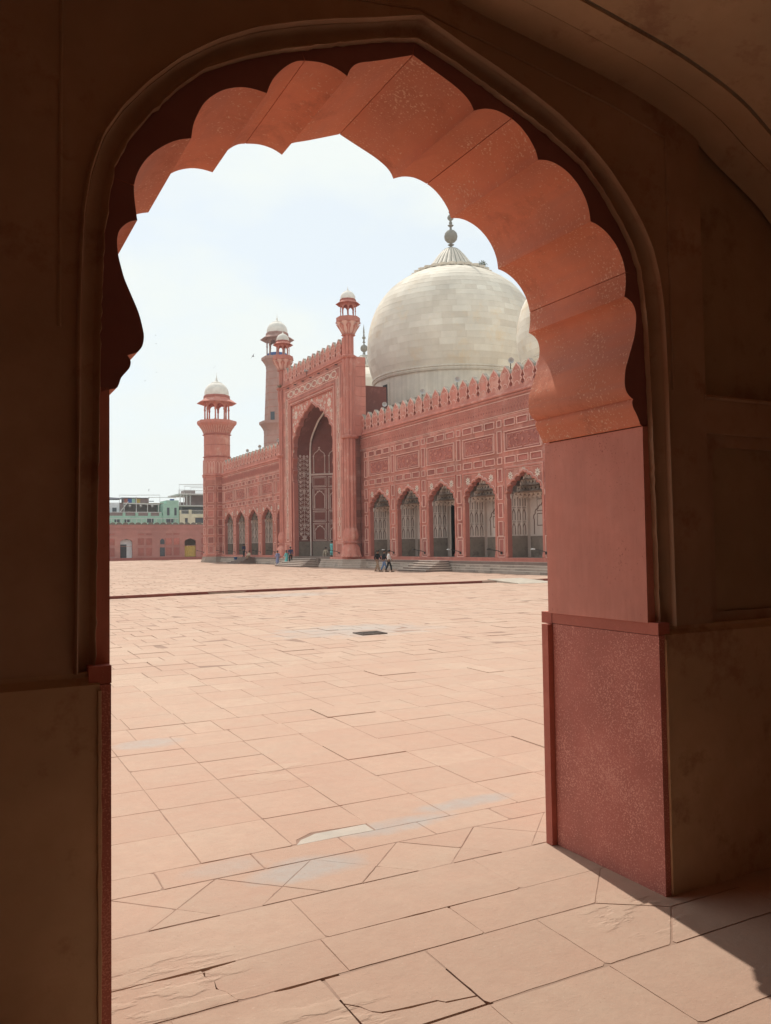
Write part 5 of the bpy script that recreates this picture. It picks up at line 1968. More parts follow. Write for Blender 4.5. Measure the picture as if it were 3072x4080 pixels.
# ---- domes
def big_dome(name, cx, cy, k, zb, seed, n_obj):
    """ribbed-cap bulbous marble dome; k scales the central dome, zb = springing level"""
    d = part(name)
    prof = [(8.85, 0.0), (9.12, 0.8), (9.36, 1.8), (9.48, 2.8), (9.50, 3.6), (9.42, 4.7), (9.22, 5.8), (8.9, 6.9), (8.42, 8.0), (7.75, 9.05), (6.95, 9.95), (6.05, 10.65), (5.15, 11.2), (4.35, 11.6), (3.4, 11.95), (2.4, 12.2)]
    sp_ = spline(prof, 5)
    P3 = lambda r, z: (r * k, zb + z * k)
    inner_ = MB()
    inner_.lathe([P3(r - 0.03, z) for r, z in sp_[::1]], 48, 0, (cx, cy))
    hput('dome_shell', inner_, MARBLE_P, d, True)
    # marble blocks in courses
    rnd = random.Random(seed)
    L = resample(sp_, int(24 * max(k, 0.8)))
    blocks = []
    for r in range(len(L) - 1):
        (ra, za), (rb, zb2) = L[r], L[r + 1]
        n = max(14, int(2 * PI * ra * k / 1.45))
        a = rnd.random()
        angs = []
        tot = 0
        ws = [rnd.uniform(0.55, 1.5) for _ in range(n)]
        S = sum(ws)
        for wv in ws:
            da = 2 * PI * wv / S
            blocks.append((r, a, a + da, ra, za, rb, zb2))
            a += da
    cam_a = math.atan2(-cy, -cx)
    def vis(bk):
        m = (bk[1] + bk[2]) / 2 - cam_a
        m = (m + PI) % (2 * PI) - PI
        return abs(m)
    order = sorted(blocks, key=vis)
    stuff = MB()
    for i, bk in enumerate(order):
        r, a0, a1, ra, za, rb, zb2 = bk
        tone = min(0.97, max(0.03, rnd.gauss(0.5, 0.2) + (rnd.choice((-0.3, 0.4)) if rnd.random() < 0.14 else 0)))
        g = 0.003 / (ra * k)
        a0, a1 = a0 + g, a1 - g
        e = 0.004 / k
        pr = rnd.uniform(-0.004, 0.004)
        mb = MB() if i < n_obj else stuff
        rows_ = []
        for (rr_, zz_, o) in ((ra, za + e, -0.03), (ra, za + e, 0.0), (rb, zb2 - e, 0.0), (rb, zb2 - e, -0.03)):
            rows_.append([mb.add((cx + (rr_ * k + o + pr) * math.cos(lerp(a0, a1, j / 3)), cy + (rr_ * k + o + pr) * math.sin(lerp(a0, a1, j / 3)), zb + zz_ * k)) for j in range(4)])
        for A_, B_ in zip(rows_, rows_[1:]):
            for j in range(3):
                mb.f.append([A_[j], A_[j + 1], B_[j + 1], B_[j]])
                mb.m.append(0)
                mb.t.append(tone)
        if i < n_obj:
            hput('marble_block', mb, MARBLE, d)
    if stuff.f:
        o = hput('marble_blocks', stuff, MARBLE, d)
        o.name = 'far_marble_block'
        o['kind'] = 'stuff'
    # base mouldings and drum
    dr = MB()
    dr.lathe([P3(r, z) for r, z in ((8.75, -5.5), (8.75, -0.55), (8.92, -0.5), (9.0, -0.32), (8.9, -0.2), (9.02, -0.14), (9.02, 0.0), (8.8, 0.02))], 64, 0, (cx, cy))
    hput('drum', dr, MARBLE_P, d, True)
    # scalloped collar and ribbed lotus cap
    cap = MB()
    capm = flute(28, 0.055)
    cap.lathe([P3(r, z) for r, z in ((2.95, 12.05), (2.65, 12.5), (2.25, 13.05), (1.85, 13.6), (1.5, 14.05), (1.1, 14.5), (0.72, 14.8), (0.55, 14.86))], 112, 0, (cx, cy), 0, capm)
    hput('lotus_cap', cap, MARBLE_P, d, True, 60)
    rb_ = MB()
    for q in range(28):
        a = PI / 28 + 2 * PI * q / 28
        rb_.tube([(cx + (rr_ * k) * 0.958 * math.cos(a), cy + (rr_ * k) * 0.958 * math.sin(a), zb + zz_ * k) for rr_, zz_ in ((2.65, 12.5), (2.25, 13.05), (1.85, 13.6), (1.5, 14.05), (1.1, 14.5), (0.72, 14.8))], 0.035, 4)
    hput('cap_groove', rb_, MARBLE_GREY, d)
    sk = MB()
    for q in range(28):
        a0 = 2 * PI * q / 28
        for j in range(4):
            t0, t1 = j / 4, (j + 1) / 4
            aa, ab_ = a0 + 2 * PI / 28 * t0, a0 + 2 * PI / 28 * t1
            e0_, e1_ = 0.35 * math.sin(PI * t0), 0.35 * math.sin(PI * t1)
            def Q(a, r, z):
                return (cx + r * k * math.cos(a), cy + r * k * math.sin(a), zb + z * k)
            sk.face([Q(aa, 2.9, 12.28), Q(ab_, 2.9, 12.28), Q(ab_, 4.2 + e1_, 11.92), Q(aa, 4.2 + e0_, 11.92)])
            sk.face([Q(aa, 4.2 + e0_, 11.92), Q(ab_, 4.2 + e1_, 11.92), Q(ab_, 4.1 + e1_, 11.66), Q(aa, 4.1 + e0_, 11.66)])
            sk.face([Q(aa, 4.1 + e0_, 11.66), Q(ab_, 4.1 + e1_, 11.66), Q(ab_, 3.6, 11.8), Q(aa, 3.6, 11.8)])
    hput('petal_collar', sk, MARBLE_P, d, True, 30)
    fn = MB()
    fp = [(0.56, 14.84), (0.40, 14.95), (0.16, 15.05), (0.13, 15.15), (0.36, 15.3), (0.14, 15.42), (0.18, 15.5), (0.45, 15.64), (0.68, 15.9), (0.75, 16.25), (0.66, 16.62), (0.42, 16.88), (0.16, 17.0), (0.12, 17.15), (0.12, 17.3),
          (0.34, 17.5), (0.13, 17.62), (0.20, 17.8), (0.11, 17.95), (0.14, 18.05), (0.34, 18.25), (0.36, 18.45), (0.24, 18.66), (0.09, 18.76), (0.22, 19.02), (0.07, 19.15), (0.17, 19.35), (0.14, 19.9), (0.01, 21.2)]
    fn.lathe([P3(r, z) for r, z in fp], 20, 0, (cx, cy))
    hput('finial', fn, MARBLE_GREY, d, True, 45)
    return d


dome_c = big_dome('central_dome', 49.1, YC, 1.0, 20.35, 1, 300)
dome_c['label'] = 'largest white marble dome behind the near wing'
dome_r = big_dome('right_dome', 49.1, 54.9, 0.67, 18.0, 2, 150)
dome_r['label'] = 'smaller white dome cut off by the arch at right'
dome_l = big_dome('left_dome', 49.1, 99.4, 0.67, 18.0, 4, 60)
dome_l['label'] = 'smaller white dome mostly hidden behind the portal'
# doorway in the drum and the roof terrace edge
dw = MB()
ang = math.atan2(-(76.9 - 0.0) + 1.5, -49.1) - 0.0
camv = Vector((-49.1, -77.15)).normalized()
latv = Vector((camv.y, -camv.x))
def drum_pt(lat, rad):
    q = math.asin(lat / rad)
    v = camv * math.cos(q) - latv * math.sin(q)
    return v
v = drum_pt(-7.1, 8.75)
tq = Vector((-v.y, v.x))
cpt = Vector((49.1, YC)) + v * 8.72
for (mi, hw_, z0_, z1_, o_) in ((1, 0.62, 15.2, 19.4, 0.10), (0, 0.42, 15.2, 19.15, 0.16)):
    p_ = [cpt + tq * hw_ + v * o_, cpt - tq * hw_ + v * o_, cpt - tq * hw_ - v * 0.3, cpt + tq * hw_ - v * 0.3]
    dw.prism([(a.x, a.y) for a in p_], z0_, z1_, mi)
p_ = [cpt + tq * 0.55 + v * 0.08, cpt + tq * 0.25 + v * 0.12, cpt + tq * 0.25, cpt + tq * 0.55]
dw.prism([(a.x + tq.x * 0.2, a.y + tq.y * 0.2) for a in p_], 19.9, 20.3, 0)
hput('drum_doorway', dw, [DARK, MARBLE_P], dome_c)
rt = MB()
rt.box(XF + 0.6, XF + 1.2, 62.0, 69.3, 12.68, 14.3)
rt.box(XF + 4.0, XF + 4.4, 64.0, 74.0, 12.68, 15.8)
hput('terrace_wall', rt, COPING, hall)

# ================================================================== CORNER TOWER
def add_to(parent, name, mb, mat, smooth=False, angle=35):
    o = put(name, mb.mesh(name, mat, smooth, angle), parent)
    o.location = -world_of(parent)
    return o


TX, TY = 33.35, 115.25
tow = thing('corner_tower', 'octagonal red corner tower with a white domed kiosk ending the far wing', 'tower', (TX, TY, PZ))
mb = MB()
mb.octa([(2.18, PZ - 0.02), (2.18, 0.46), (2.10, 0.47), (2.10, 0.64), (2.03, 0.65), (2.03, 0.84), (1.97, 0.85), (1.97, 1.06)], 0, (TX, TY))
add_to(tow, 'plinth', mb, GREY)
mb = MB()
mb.octa([(1.93, 1.062), (1.93, 1.28), (1.83, 1.33), (1.83, 12.2)], 0, (TX, TY))
add_to(tow, 'lower_shaft', mb, RED_WALL)
mb = MB()
mb.octa([(1.83, 11.10), (1.88, 11.12), (1.83, 11.16)], 0, (TX, TY))
mb.octa([(1.83, 12.2), (1.92, 12.26), (1.92, 12.38), (1.86, 12.42), (1.97, 12.48), (1.97, 12.60), (1.86, 12.68)], 0, (TX, TY))
add_to(tow, 'cornice', mb, RED)
mb = MB()
mb.octa([(1.84, 12.68), (1.84, 14.55), (1.72, 14.9), (1.70, 15.08)], 0, (TX, TY))
add_to(tow, 'petal_band', mb, RED)
pr = MB()
for k in range(8):
    a = PI / 4 * k
    for j in range(3):
        u = (j - 1) * 0.46
        def tr(q, z, w, a=a, u=u):
            r = 1.84 + w
            return (TX + r * math.cos(a) - (u + q) * math.sin(a), TY + r * math.sin(a) + (u + q) * math.cos(a), z)
        t = MB(tr)
        t.ribbon([(-0.2, 12.75), (-0.2, 14.0), (-0.12, 14.3), (0, 14.42), (0.12, 14.3), (0.2, 14.0), (0.2, 12.75)], 0.03, 0, 0.035)
        off = len(pr.v)
        pr.v += t.v
        pr.f += [[i + off for i in f] for f in t.f]
        pr.m += t.m
        pr.t += t.t
add_to(tow, 'petal_outline', pr, LINE)
mb = MB()
mb.lathe([(1.84, 15.2), (1.84, 16.78)], 96, 0, (TX, TY), 0, flute(16, 0.05))
mb.lathe([(1.84, 16.84), (1.84, 18.22)], 96, 0, (TX, TY), 0, flute(16, 0.05))
add_to(tow, 'fluted_shaft', mb, RED, True, 60)
mb = MB()
mb.octa([(1.70, 15.05), (1.84, 15.1), (1.84, 15.2), (1.72, 15.25)], 0, (TX, TY))
mb.octa([(1.72, 16.77), (1.735, 16.79), (1.735, 16.83), (1.72, 16.85)], 0, (TX, TY))
mb.octa([(1.70, 18.2), (1.88, 18.28), (1.88, 18.38), (1.74, 18.44)], 0, (TX, TY))
add_to(tow, 'collar', mb, RED_DARK)
mb = MB()
mb.octa([(1.72, 18.42), (1.76, 18.65), (1.92, 19.05), (2.18, 19.45), (2.48, 19.75), (2.50, 19.84), (2.58, 19.88), (2.58, 20.28), (2.48, 20.28), (2.48, 20.02), (0.4, 20.02)], 0, (TX, TY))
add_to(tow, 'balcony', mb, RED)
mb = MB()
for k in range(8):
    a = PI / 4 * k
    for j in range(5):
        u = (j - 2) * 0.3
        p = []
        for r, z in ((1.78, 18.55), (1.84, 18.75), (1.95, 19.0), (2.12, 19.3), (2.3, 19.5)):
            f = r / 1.78
            p.append((TX + (r + 0.02) * math.cos(a) - u * f * math.sin(a), TY + (r + 0.02) * math.sin(a) + u * f * math.cos(a), z))
        mb.tube(p, 0.035, 4)
add_to(tow, 'flare_ribs', mb, LINE).name = 'flare_rib'
kiosk(tow, TX, TY, 20.25, 1.72, RED, DOME_WHITE, H=2.58)
rows_t = ((10.65, 0.49), (9.36, 1.50), (8.04, 0.40), (7.07, 0.97), (5.83, 0.91), (4.60, 0.97), (3.37, 0.91), (2.08, 1.21))
for k in (3, 4, 5, 6):
    a = PI / 4 * k
    for z, h in rows_t:
        o = put('panel', panel_mesh(0.98, h, 'double' if h > 1.1 and z < 3 else 'plain'), tow)
        o.location = Vector((TX + 1.83 * math.cos(a), TY + 1.83 * math.sin(a), z)) - world_of(tow)
        o.rotation_euler = (0, 0, a - PI)

# ================================================================== FAR MINARET
NX, NY = 62.8, 170.0
mn = thing('minaret', 'tall hazy octagonal minaret with balconies rising behind the far wing', 'minaret', (NX, NY, 0))
mb = MB()
mb.octa([(3.2, 0), (3.0, 16.0), (2.82, 27.0)], 0, (NX, NY))
mb.octa([(2.70, 29.4), (2.52, 34.0), (2.28, 41.0)], 0, (NX, NY))
add_to(mn, 'shaft', mb, MIN_RED)
mb = MB()
z = 17.0
while z < 40.8:
    if not 26.5 < z < 29.6:
        r = (3.0 - (z - 16) * 0.0164) if z < 27 else (2.70 - (z - 29.4) * 0.0362)
        mb.octa([(r - 0.02, z - 0.05), (r + 0.035, z - 0.03), (r + 0.035, z + 0.03), (r - 0.02, z + 0.05)], 0, (NX, NY))
    z += 1.55
add_to(mn, 'course_band', mb, REVEAL)
for nm, zt, r0 in (('gallery', 29.45, 2.82), ('gallery', 43.55, 2.28)):
    mb = MB()
    d = 0.95
    mb.octa([(r0, zt - 2.6), (r0 + 0.05, zt - 2.3), (r0 + 0.08, zt - 2.2), (r0 + 0.02, zt - 2.1), (r0 + 0.25, zt - 1.5), (r0 + 0.7, zt - 0.8), (r0 + d, zt - 0.55), (r0 + d, zt), (r0 + d - 0.12, zt), (r0 + d - 0.12, zt - 0.35), (0.5, zt - 0.35)], 0, (NX, NY))
    add_to(mn, nm, mb, MIN_RED)
kiosk(mn, NX, NY, 43.6, 2.28, MIN_RED, DOME_WHITE, H=3.85)
mb = MB()
a = PI / 4 * 5
for (hw_, z0_, z1_, o_, mi) in ((0.62, 29.6, 31.6, 0.02, 1), (0.48, 29.6, 31.4, 0.05, 0)):
    r = 2.68
    c_ = Vector((NX + r * math.cos(a), NY + r * math.sin(a)))
    tv, nv = Vector((-math.sin(a), math.cos(a))), Vector((math.cos(a), math.sin(a)))
    p_ = [c_ + tv * hw_ + nv * o_, c_ - tv * hw_ + nv * o_, c_ - tv * hw_ - nv * 0.3, c_ + tv * hw_ - nv * 0.3]
    mb.prism([(q.x, q.y) for q in p_], z0_, z1_, mi)
add_to(mn, 'doorway', mb, [WINDOW, MIN_RED])
mb = MB()
mb.octa([(2.0, 43.9), (2.0, 44.5), (1.9, 44.5)], 0, (NX, NY))
add_to(mn, 'blue_cover', mb, BLUE2)

# ================================================================== FAR ARCADE WALL
fa = thing('arcade_wall', 'low red arcade wall with two arched openings closing the far side of the court', 'wall', (32, 150, 0))
FA = lambda u, v, w: (u, 150 - w, v)
fw = MB(FA)
ogee = spline([(1.05, 3.3), (1.0, 3.62), (0.72, 3.86), (0.3, 3.98), (0, 4.08)], 4)
og = ogee + [(-u, z) for u, z in reversed(ogee[:-1])]
PITCH = 11.28
ops = [27.07 + PITCH * k for k in range(-2, 4)]
edges = [ops[0] - PITCH / 2] + [(a + b) / 2 for a, b in zip(ops, ops[1:])] + [ops[-1] + PITCH / 2]
for c, ea, eb_ in zip(ops, edges, edges[1:]):
    fw.poly([(ea + 0.5 if False else ea, 0), (ea, 6.56), (eb_, 6.56), (eb_, 0), (c + 1.05, 0), (c + 1.05, 0.72)] + [(c + u, z) for u, z in og] + [(c - 1.05, 0.72), (c - 1.05, 0)], 0.0)
    fw.wall_strip([(c + 1.05, 0.0)] + [(c + u, z) for u, z in og] + [(c - 1.05, 0.0)], 0.0, -0.7)
add_to(fa, 'wall_face', fw, FAR_RED)
bd = MB(FA)
bd.box(edges[0], edges[-1], 5.92, 6.0, 0, 0.10)
bd.box(edges[0], edges[-1], 5.62, 5.68, 0, 0.06)
bd.box(edges[0], edges[-1], 5.08, 5.14, 0, 0.06)
bd.box(edges[0], edges[-1], 4.62, 4.67, 0, 0.06)
bd.box(edges[0], edges[-1], 2.75, 2.80, 0, 0.05)
bd.box(edges[0], edges[-1], 6.48, 6.56, 0, 0.12)
add_to(fa, 'string_course', bd, FAR_RED)
bp = MB(FA)
bp.box(edges[0], edges[-1], 0, 0.72, 0, 0.35)
add_to(fa, 'base_ledge', bp, RED_DARK)
fpm = {}
for c in ops:
    for du in (-3.9, -2.5, 2.5, 3.9):
        for z, h in ((3.55, 1.25), (1.75, 1.5), (4.87, 0.30)):
            key = round(h, 2)
            if key not in fpm:
                t = MB(lambda u, v, w: (u, -w, v))
                t.ribbon([(-0.55, -h / 2), (0.55, -h / 2), (0.55, h / 2), (-0.55, h / 2)], 0.035, 0, 0.05, 0, True)
                t.poly([(-0.5, -h / 2 + 0.04), (0.5, -h / 2 + 0.04), (0.5, h / 2 - 0.04), (-0.5, h / 2 - 0.04)], 0.004, 1)
                fpm[key] = t.mesh('panel', [FAR_RED, RED_DEEP])
            o = put('panel', fpm[key], fa)
            o.location = Vector((c + du, 150, z)) - world_of(fa)
    wm = MB(FA)      # small window over a small door, half-way to the next opening
    cw = c + 6.2 if False else c + PITCH / 2 + 0.6
    t_ = spline([(0.38, 3.55), (0.34, 3.8), (0.18, 3.96), (0, 4.07)], 3)
    wm.poly([(cw + 0.38, 3.05)] + [(cw + u, z) for u, z in t_] + [(cw - u, z) for u, z in reversed(t_[:-1])] + [(cw - 0.38, 3.05)], 0.012, 0)
    wm.box(cw - 0.43, cw + 0.43, 0.9, 2.5, -0.02, 0.012, 0)
    wm.ribbon([(cw - 0.5, 0.75), (cw - 0.5, 4.2), (cw + 0.5, 4.2), (cw + 0.5, 0.75)], 0.06, 0, 0.06, 1)
    add_to(fa, 'small_window', wm, [WINDOW, FAR_RED])
rmn = MB()
rmn.box(edges[0], edges[-1], 153.2, 153.4, 0, 6.5)
rmn.box(edges[0], edges[-1], 150.1, 153.3, 6.3, 6.5)
rmn.box(edges[0], edges[-1], 150.0, 153.3, 0.6, 0.7)
rmn.box(edges[0], edges[0] + 0.1, 150, 153.3, 0, 6.5)
rmn.box(edges[-1] - 0.1, edges[-1], 150, 153.3, 0, 6.5)
add_to(fa, 'arcade_room', rmn, PLASTER)
dr = MB()
dr.box(26.1, 27.2, 150.62, 150.7, 0.72, 3.1)
add_to(fa, 'open_door', dr, WOODDARK)
pn = MB()
pn.box(27.2, 28.2, 150.7, 150.75, 0.72, 3.95)
pn.box(26.0, 27.2, 150.7, 150.75, 3.1, 3.95)
add_to(fa, 'door_screen', pn, PALEBLUE)
cu = MB()
xs_ = [37.3 + 0.07 * k for k in range(31)]
for k in range(30):
    a, b = 150.25 + 0.04 * math.sin(k * 1.1), 150.25 + 0.04 * math.sin((k + 1) * 1.1)
    cu.face([(xs_[k], a, 0.78), (xs_[k + 1], b, 0.78), (xs_[k + 1], b, 2.72), (xs_[k], a, 2.72)])
add_to(fa, 'yellow_curtain', cu, YELLOW, True)
mm = MB(lambda u, v, w: (u, -w, v))
half_r = [(0.50 * math.cos(t), 0.42 * math.sin(t)) for t in [PI * k / 8 for k in range(9)]]
mm.prism([(0.54, -0.02)] + half_r + [(-0.54, -0.02)], -0.35, 0.03)
mme = mm.mesh('merlon', MERL)
x = 21.5
while x < 50:
    o = put('merlon', mme, fa)
    o.location = Vector((x, 150, 6.56)) - world_of(fa)
    x += 1.09

# ================================================================== TOWN BEYOND THE WALL
BY = 185.0
def bld(name, label, x0, x1):
    return thing(name, label, 'building', ((x0 + x1) / 2, BY, 0))
def bpart(t, name, boxes, mat):
    if name in ('window', 'parapet_pier', 'balcony_pier', 'post', 'window_hood', 'shed_roof', 'floor_slab', 'upper_storey', 'back_wall', 'wall'):
        for b in boxes:
            mb = MB()
            mb.box(*b)
            o = add_to(t, name, mb, mat)
        return o
    mb = MB()
    for b in boxes:
        mb.box(*b)
    return add_to(t, name, mb, mat)
def pipes(t, name, paths, r, mat):
    mb = MB()
    for p in paths:
        mb.tube(p, r, 5)
    return add_to(t, name, mb, mat)

b1 = bld('green_building', 'mint green building with a railed terrace and rooftop shed over the far wall', 28, 44.6)
bpart(b1, 'wall', [(27, 41.2, BY, BY + 10, 0, 9.2), (27, 41.2, BY + 0.01, BY + 0.3, 9.2, 9.5), (41.2, 44.6, BY - 0.6, BY + 10, 0, 12.2), (41.9, 44.6, BY - 0.6, BY + 6, 12.2, 12.95)], GREEN)
bpart(b1, 'parapet_pier', [(x, x + 0.6, BY - 0.05, BY + 0.5, 9.5, 10.3) for x in (32.6, 35.3, 38.0, 40.4)], GREEN)
bpart(b1, 'terrace_rail', [(30.2, 40.9, BY - 0.1, BY, 10.22, 10.36)], METAL_W)
bpart(b1, 'rail_infill', [(28, 40.9, BY + 0.1, BY + 0.15, 9.5, 10.2)], BROWN)
bpart(b1, 'back_wall', [(33.4, 41.3, BY + 6, BY + 6.3, 9.2, 12.35), (32.3, 33.0, BY + 2, BY + 6, 9.2, 12.4)], BROWN)
bpart(b1, 'shed', [(33.4, 38.9, BY + 3.5, BY + 6, 12.4, 13.5)], BROWN)
bpart(b1, 'shed_roof', [(33.0, 39.0, BY + 3.2, BY + 6.2, 13.55, 13.68), (38.9, 40.2, BY + 4.2, BY + 5, 12.9, 13.05)], SLATE)
for (a, b, m) in ((34.3, 35.2, BLUE2), (35.2, 35.9, GREEN), (36.1, 37.0, YELLOW), (33.6, 34.3, REVEAL)):
    bpart(b1, 'shed_panel', [(a, b, BY + 3.44, BY + 3.49, 12.45, 13.45)], m)
bpart(b1, 'slab_edge', [(32.3, 42.2, BY + 2.0, BY + 6.2, 12.28, 12.45)], CONCRETE)
for (x, z0, z1, w2) in ((42.0, 9.6, 11.3, 0.55), (43.6, 9.6, 11.3, 0.5), (28.6, 8.1, 8.8, 1.2), (33.0, 8.1, 8.7, 1.1), (30.9, 8.1, 8.7, 1.1), (37.8, 8.0, 8.9, 1.4), (41.8, 8.0, 8.8, 1.6)):
    bpart(b1, 'window', [(x, x + w2, (BY - 0.62) if x > 41.2 else BY - 0.02, BY, z0, z1)], WINDOW)
bpart(b1, 'balcony_rail', [(28, 44.4, BY - 1.0, BY - 0.95, 8.85, 8.95)] + [(28 + 1.05 * k, 28.08 + 1.05 * k, BY - 1.0, BY - 0.95, 7.6, 8.85) for k in range(16)], METAL_W)
pipes(b1, 'pipe_frame', [[(33.0, BY + 0.5, 10.3), (33.0, BY + 0.5, 12.3)], [(35.6, BY + 0.5, 9.6), (35.6, BY + 0.5, 13.7)], [(38.0, BY + 0.5, 9.6), (38.0, BY + 0.5, 12.2)], [(40.4, BY + 0.5, 9.6), (40.4, BY + 0.5, 12.1)],
                         [(32.2, BY + 0.5, 10.4), (33.9, BY + 0.5, 12.6)], [(33.0, BY + 0.5, 12.25), (40.6, BY + 0.5, 12.0)]], 0.09, METAL_W)
pipes(b1, 'roof_pipe', [[(36.0, BY + 2, 14.15), (41.0, BY + 2, 14.25), (41.0, BY + 2, 12.6)], [(38.5, BY + 2, 13.7), (44.6, BY + 2, 13.7), (44.6, BY + 2, 12.4)], [(32.3, BY + 2, 12.4), (32.3, BY + 2, 14.1), (36.0, BY + 2, 14.1)]], 0.06, METAL_G)
bpart(b1, 'water_tank', [(43.2, 44.0, BY + 1, BY + 2, 12.98, 13.35)], BLUE2)
for x in (34.2, 36.5, 39.0):
    mb = MB()
    mb.disc(x, 11.75, 0.45, 0, 0.06, 8, 0, 0.75)
    mb.v = [(a, BY + 0.4 - c, b) for a, b, c in mb.v]
    mb.tube([(x, BY + 0.4, 11.75), (x, BY + 0.4, 12.2)], 0.03, 4)
    add_to(b1, 'ceiling_fan', mb, METAL_W)

b2 = bld('pale_building', 'pale blue house with a slate rooftop canopy at the far left', 24, 32)
bpart(b2, 'wall', [(22, 32.2, BY + 1.5, BY + 9, 0, 12.4)], PALEBLUE)
bpart(b2, 'window', [(28.5, 30.0, BY + 1.46, BY + 1.5, 10.2, 11.3), (30.7, 31.6, BY + 1.46, BY + 1.5, 10.2, 11.3)], WINDOW)
mb = MB()
mb.prism([(22, 12.6), (22, 14.2), (31.0, 13.55), (33.0, 13.45), (33.0, 13.3), (29.5, 13.2)], 0, 5)
mb.v = [(a, BY + 2 + c, b) for a, b, c in mb.v]
add_to(b2, 'canopy', mb, SLATE)

b3 = bld('cream_building', 'cream corner house with a planted balcony beside the tower', 44.6, 52)
bpart(b3, 'wall', [(44.8, 52, BY - 0.5, BY + 8, 0, 9.75), (44.8, 52, BY - 0.5, BY - 0.3, 9.75, 9.95)], CREAM)
bpart(b3, 'balcony_pier', [(44.8, 45.2, BY - 0.5, BY, 9.9, 10.8), (46.9, 47.5, BY - 0.5, BY, 9.9, 10.9)], CREAM)
bpart(b3, 'balcony_rail', [(45.2, 52, BY - 0.45, BY - 0.38, 10.72, 10.82)] + [(45.3 + 0.2 * k, 45.34 + 0.2 * k, BY - 0.45, BY - 0.38, 9.9, 10.72) for k in range(33)], METAL_G)
bpart(b3, 'window', [(46.0, 46.6, BY - 0.53, BY - 0.5, 8.0, 9.0), (48.3, 51.8, BY - 0.53, BY - 0.5, 7.9, 9.1)], WINDOW)
bpart(b3, 'window_hood', [(45.8, 46.8, BY - 0.8, BY - 0.5, 9.05, 9.15), (48.1, 52, BY - 0.9, BY - 0.5, 9.15, 9.3)], CREAM)
mb = MB()
rn = random.Random(9)
for k in range(90):
    c_ = Vector((rn.uniform(47.6, 51.8), BY - 0.2 + rn.uniform(-0.2, 0.3), rn.uniform(9.95, 10.75)))
    a_ = rn.random() * 6
    s_ = rn.uniform(0.08, 0.2)
    mb.face([tuple(c_ + Vector((s_ * math.cos(a_), 0.3 * s_, s_ * math.sin(a_)))), tuple(c_ + Vector((s_ * math.cos(a_ + 2), -0.3 * s_, s_ * math.sin(a_ + 2)))), tuple(c_ + Vector((s_ * math.cos(a_ + 4), 0, s_ * math.sin(a_ + 4))))])
o = add_to(b3, 'balcony_plants', mb, GREENERY)
o.name = 'foliage'
o['kind'] = 'stuff'

b4 = bld('terrace_building', 'tall dark storeyed building with open roof terraces behind the cream house', 45.5, 56)
bpart(b4, 'floor_slab', [(45.3, 58, BY + 3, BY + 14, 11.85, 12.1), (45.5, 58, BY + 3, BY + 14, 14.5, 14.78)], METAL_W)
bpart(b4, 'lower_storey', [(46.6, 58, BY + 6, BY + 13, 0, 11.85)], SLATE)
bpart(b4, 'glazing', [(47.0, 57.8, BY + 5.9, BY + 6, 10.4, 11.8)], WINDOW)
bpart(b4, 'upper_storey', [(49.3, 58, BY + 6, BY + 13, 12.1, 14.5), (45.8, 49.3, BY + 4.0, BY + 4.1, 12.1, 12.8)], BROWN)
bpart(b4, 'post', [(x, x + 0.16, BY + 3.3, BY + 3.5, 12.1, 14.5) for x in (45.8, 46.6, 47.3, 48.1)], METAL_W)
bpart(b4, 'roof_canopy', [(47.2, 49.8, BY + 5, BY + 8, 14.78, 15.6)], BROWN)
bpart(b4, 'roof_rail', [(45.5, 58, BY + 3.1, BY + 3.15, 15.5, 15.58)] + [(45.5 + 0.25 * k, 45.55 + 0.25 * k, BY + 3.1, BY + 3.15, 14.78, 15.5) for k in range(40)], METAL_G)
pipes(b4, 'roof_pipe', [[(45.7, BY + 3.5, 14.7), (45.7, BY + 3.5, 16.8), (54, BY + 3.5, 17.05)], [(47.0, BY + 4, 14.7), (47.0, BY + 4, 16.5), (54, BY + 4, 16.7)], [(48.6, BY + 4.5, 14.7), (48.6, BY + 4.5, 16.2), (54, BY + 4.5, 16.3)]], 0.07, METAL_G)

# ================================================================== FITTINGS
def floodlight(x, y, z, label, white, flip=1):
    t = thing('floodlight', label, 'floodlight', (x, y, z), 'floodlights bracketed to the hall wall')
    mb = MB()
    mb.tube([(0, 0, -0.12), (-0.10, 0.0, 0.0), (-0.35, 0.10 * flip, 0.10), (-0.75, 0.25 * flip, 0.18), (-1.0, 0.32 * flip, 0.24)], 0.035, 5)
    mb.box(-0.03, 0.0, -0.12, 0.12, -0.22, 0.02)
    mb.build('bracket', METAL_DARK, t)
    h = MB()
    h.box(-1.25, -0.98, 0.20 * flip - 0.02, 0.20 * flip + 0.26, 0.20, 0.27)
    h.box(-1.21, -1.02, 0.20 * flip + 0.0, 0.20 * flip + 0.22, 0.27, 0.31)
    h.build('lamp_head', METAL_W if white else METAL_DARK, t)
    t.scale = (0.78, 0.78, 0.78)
    return t


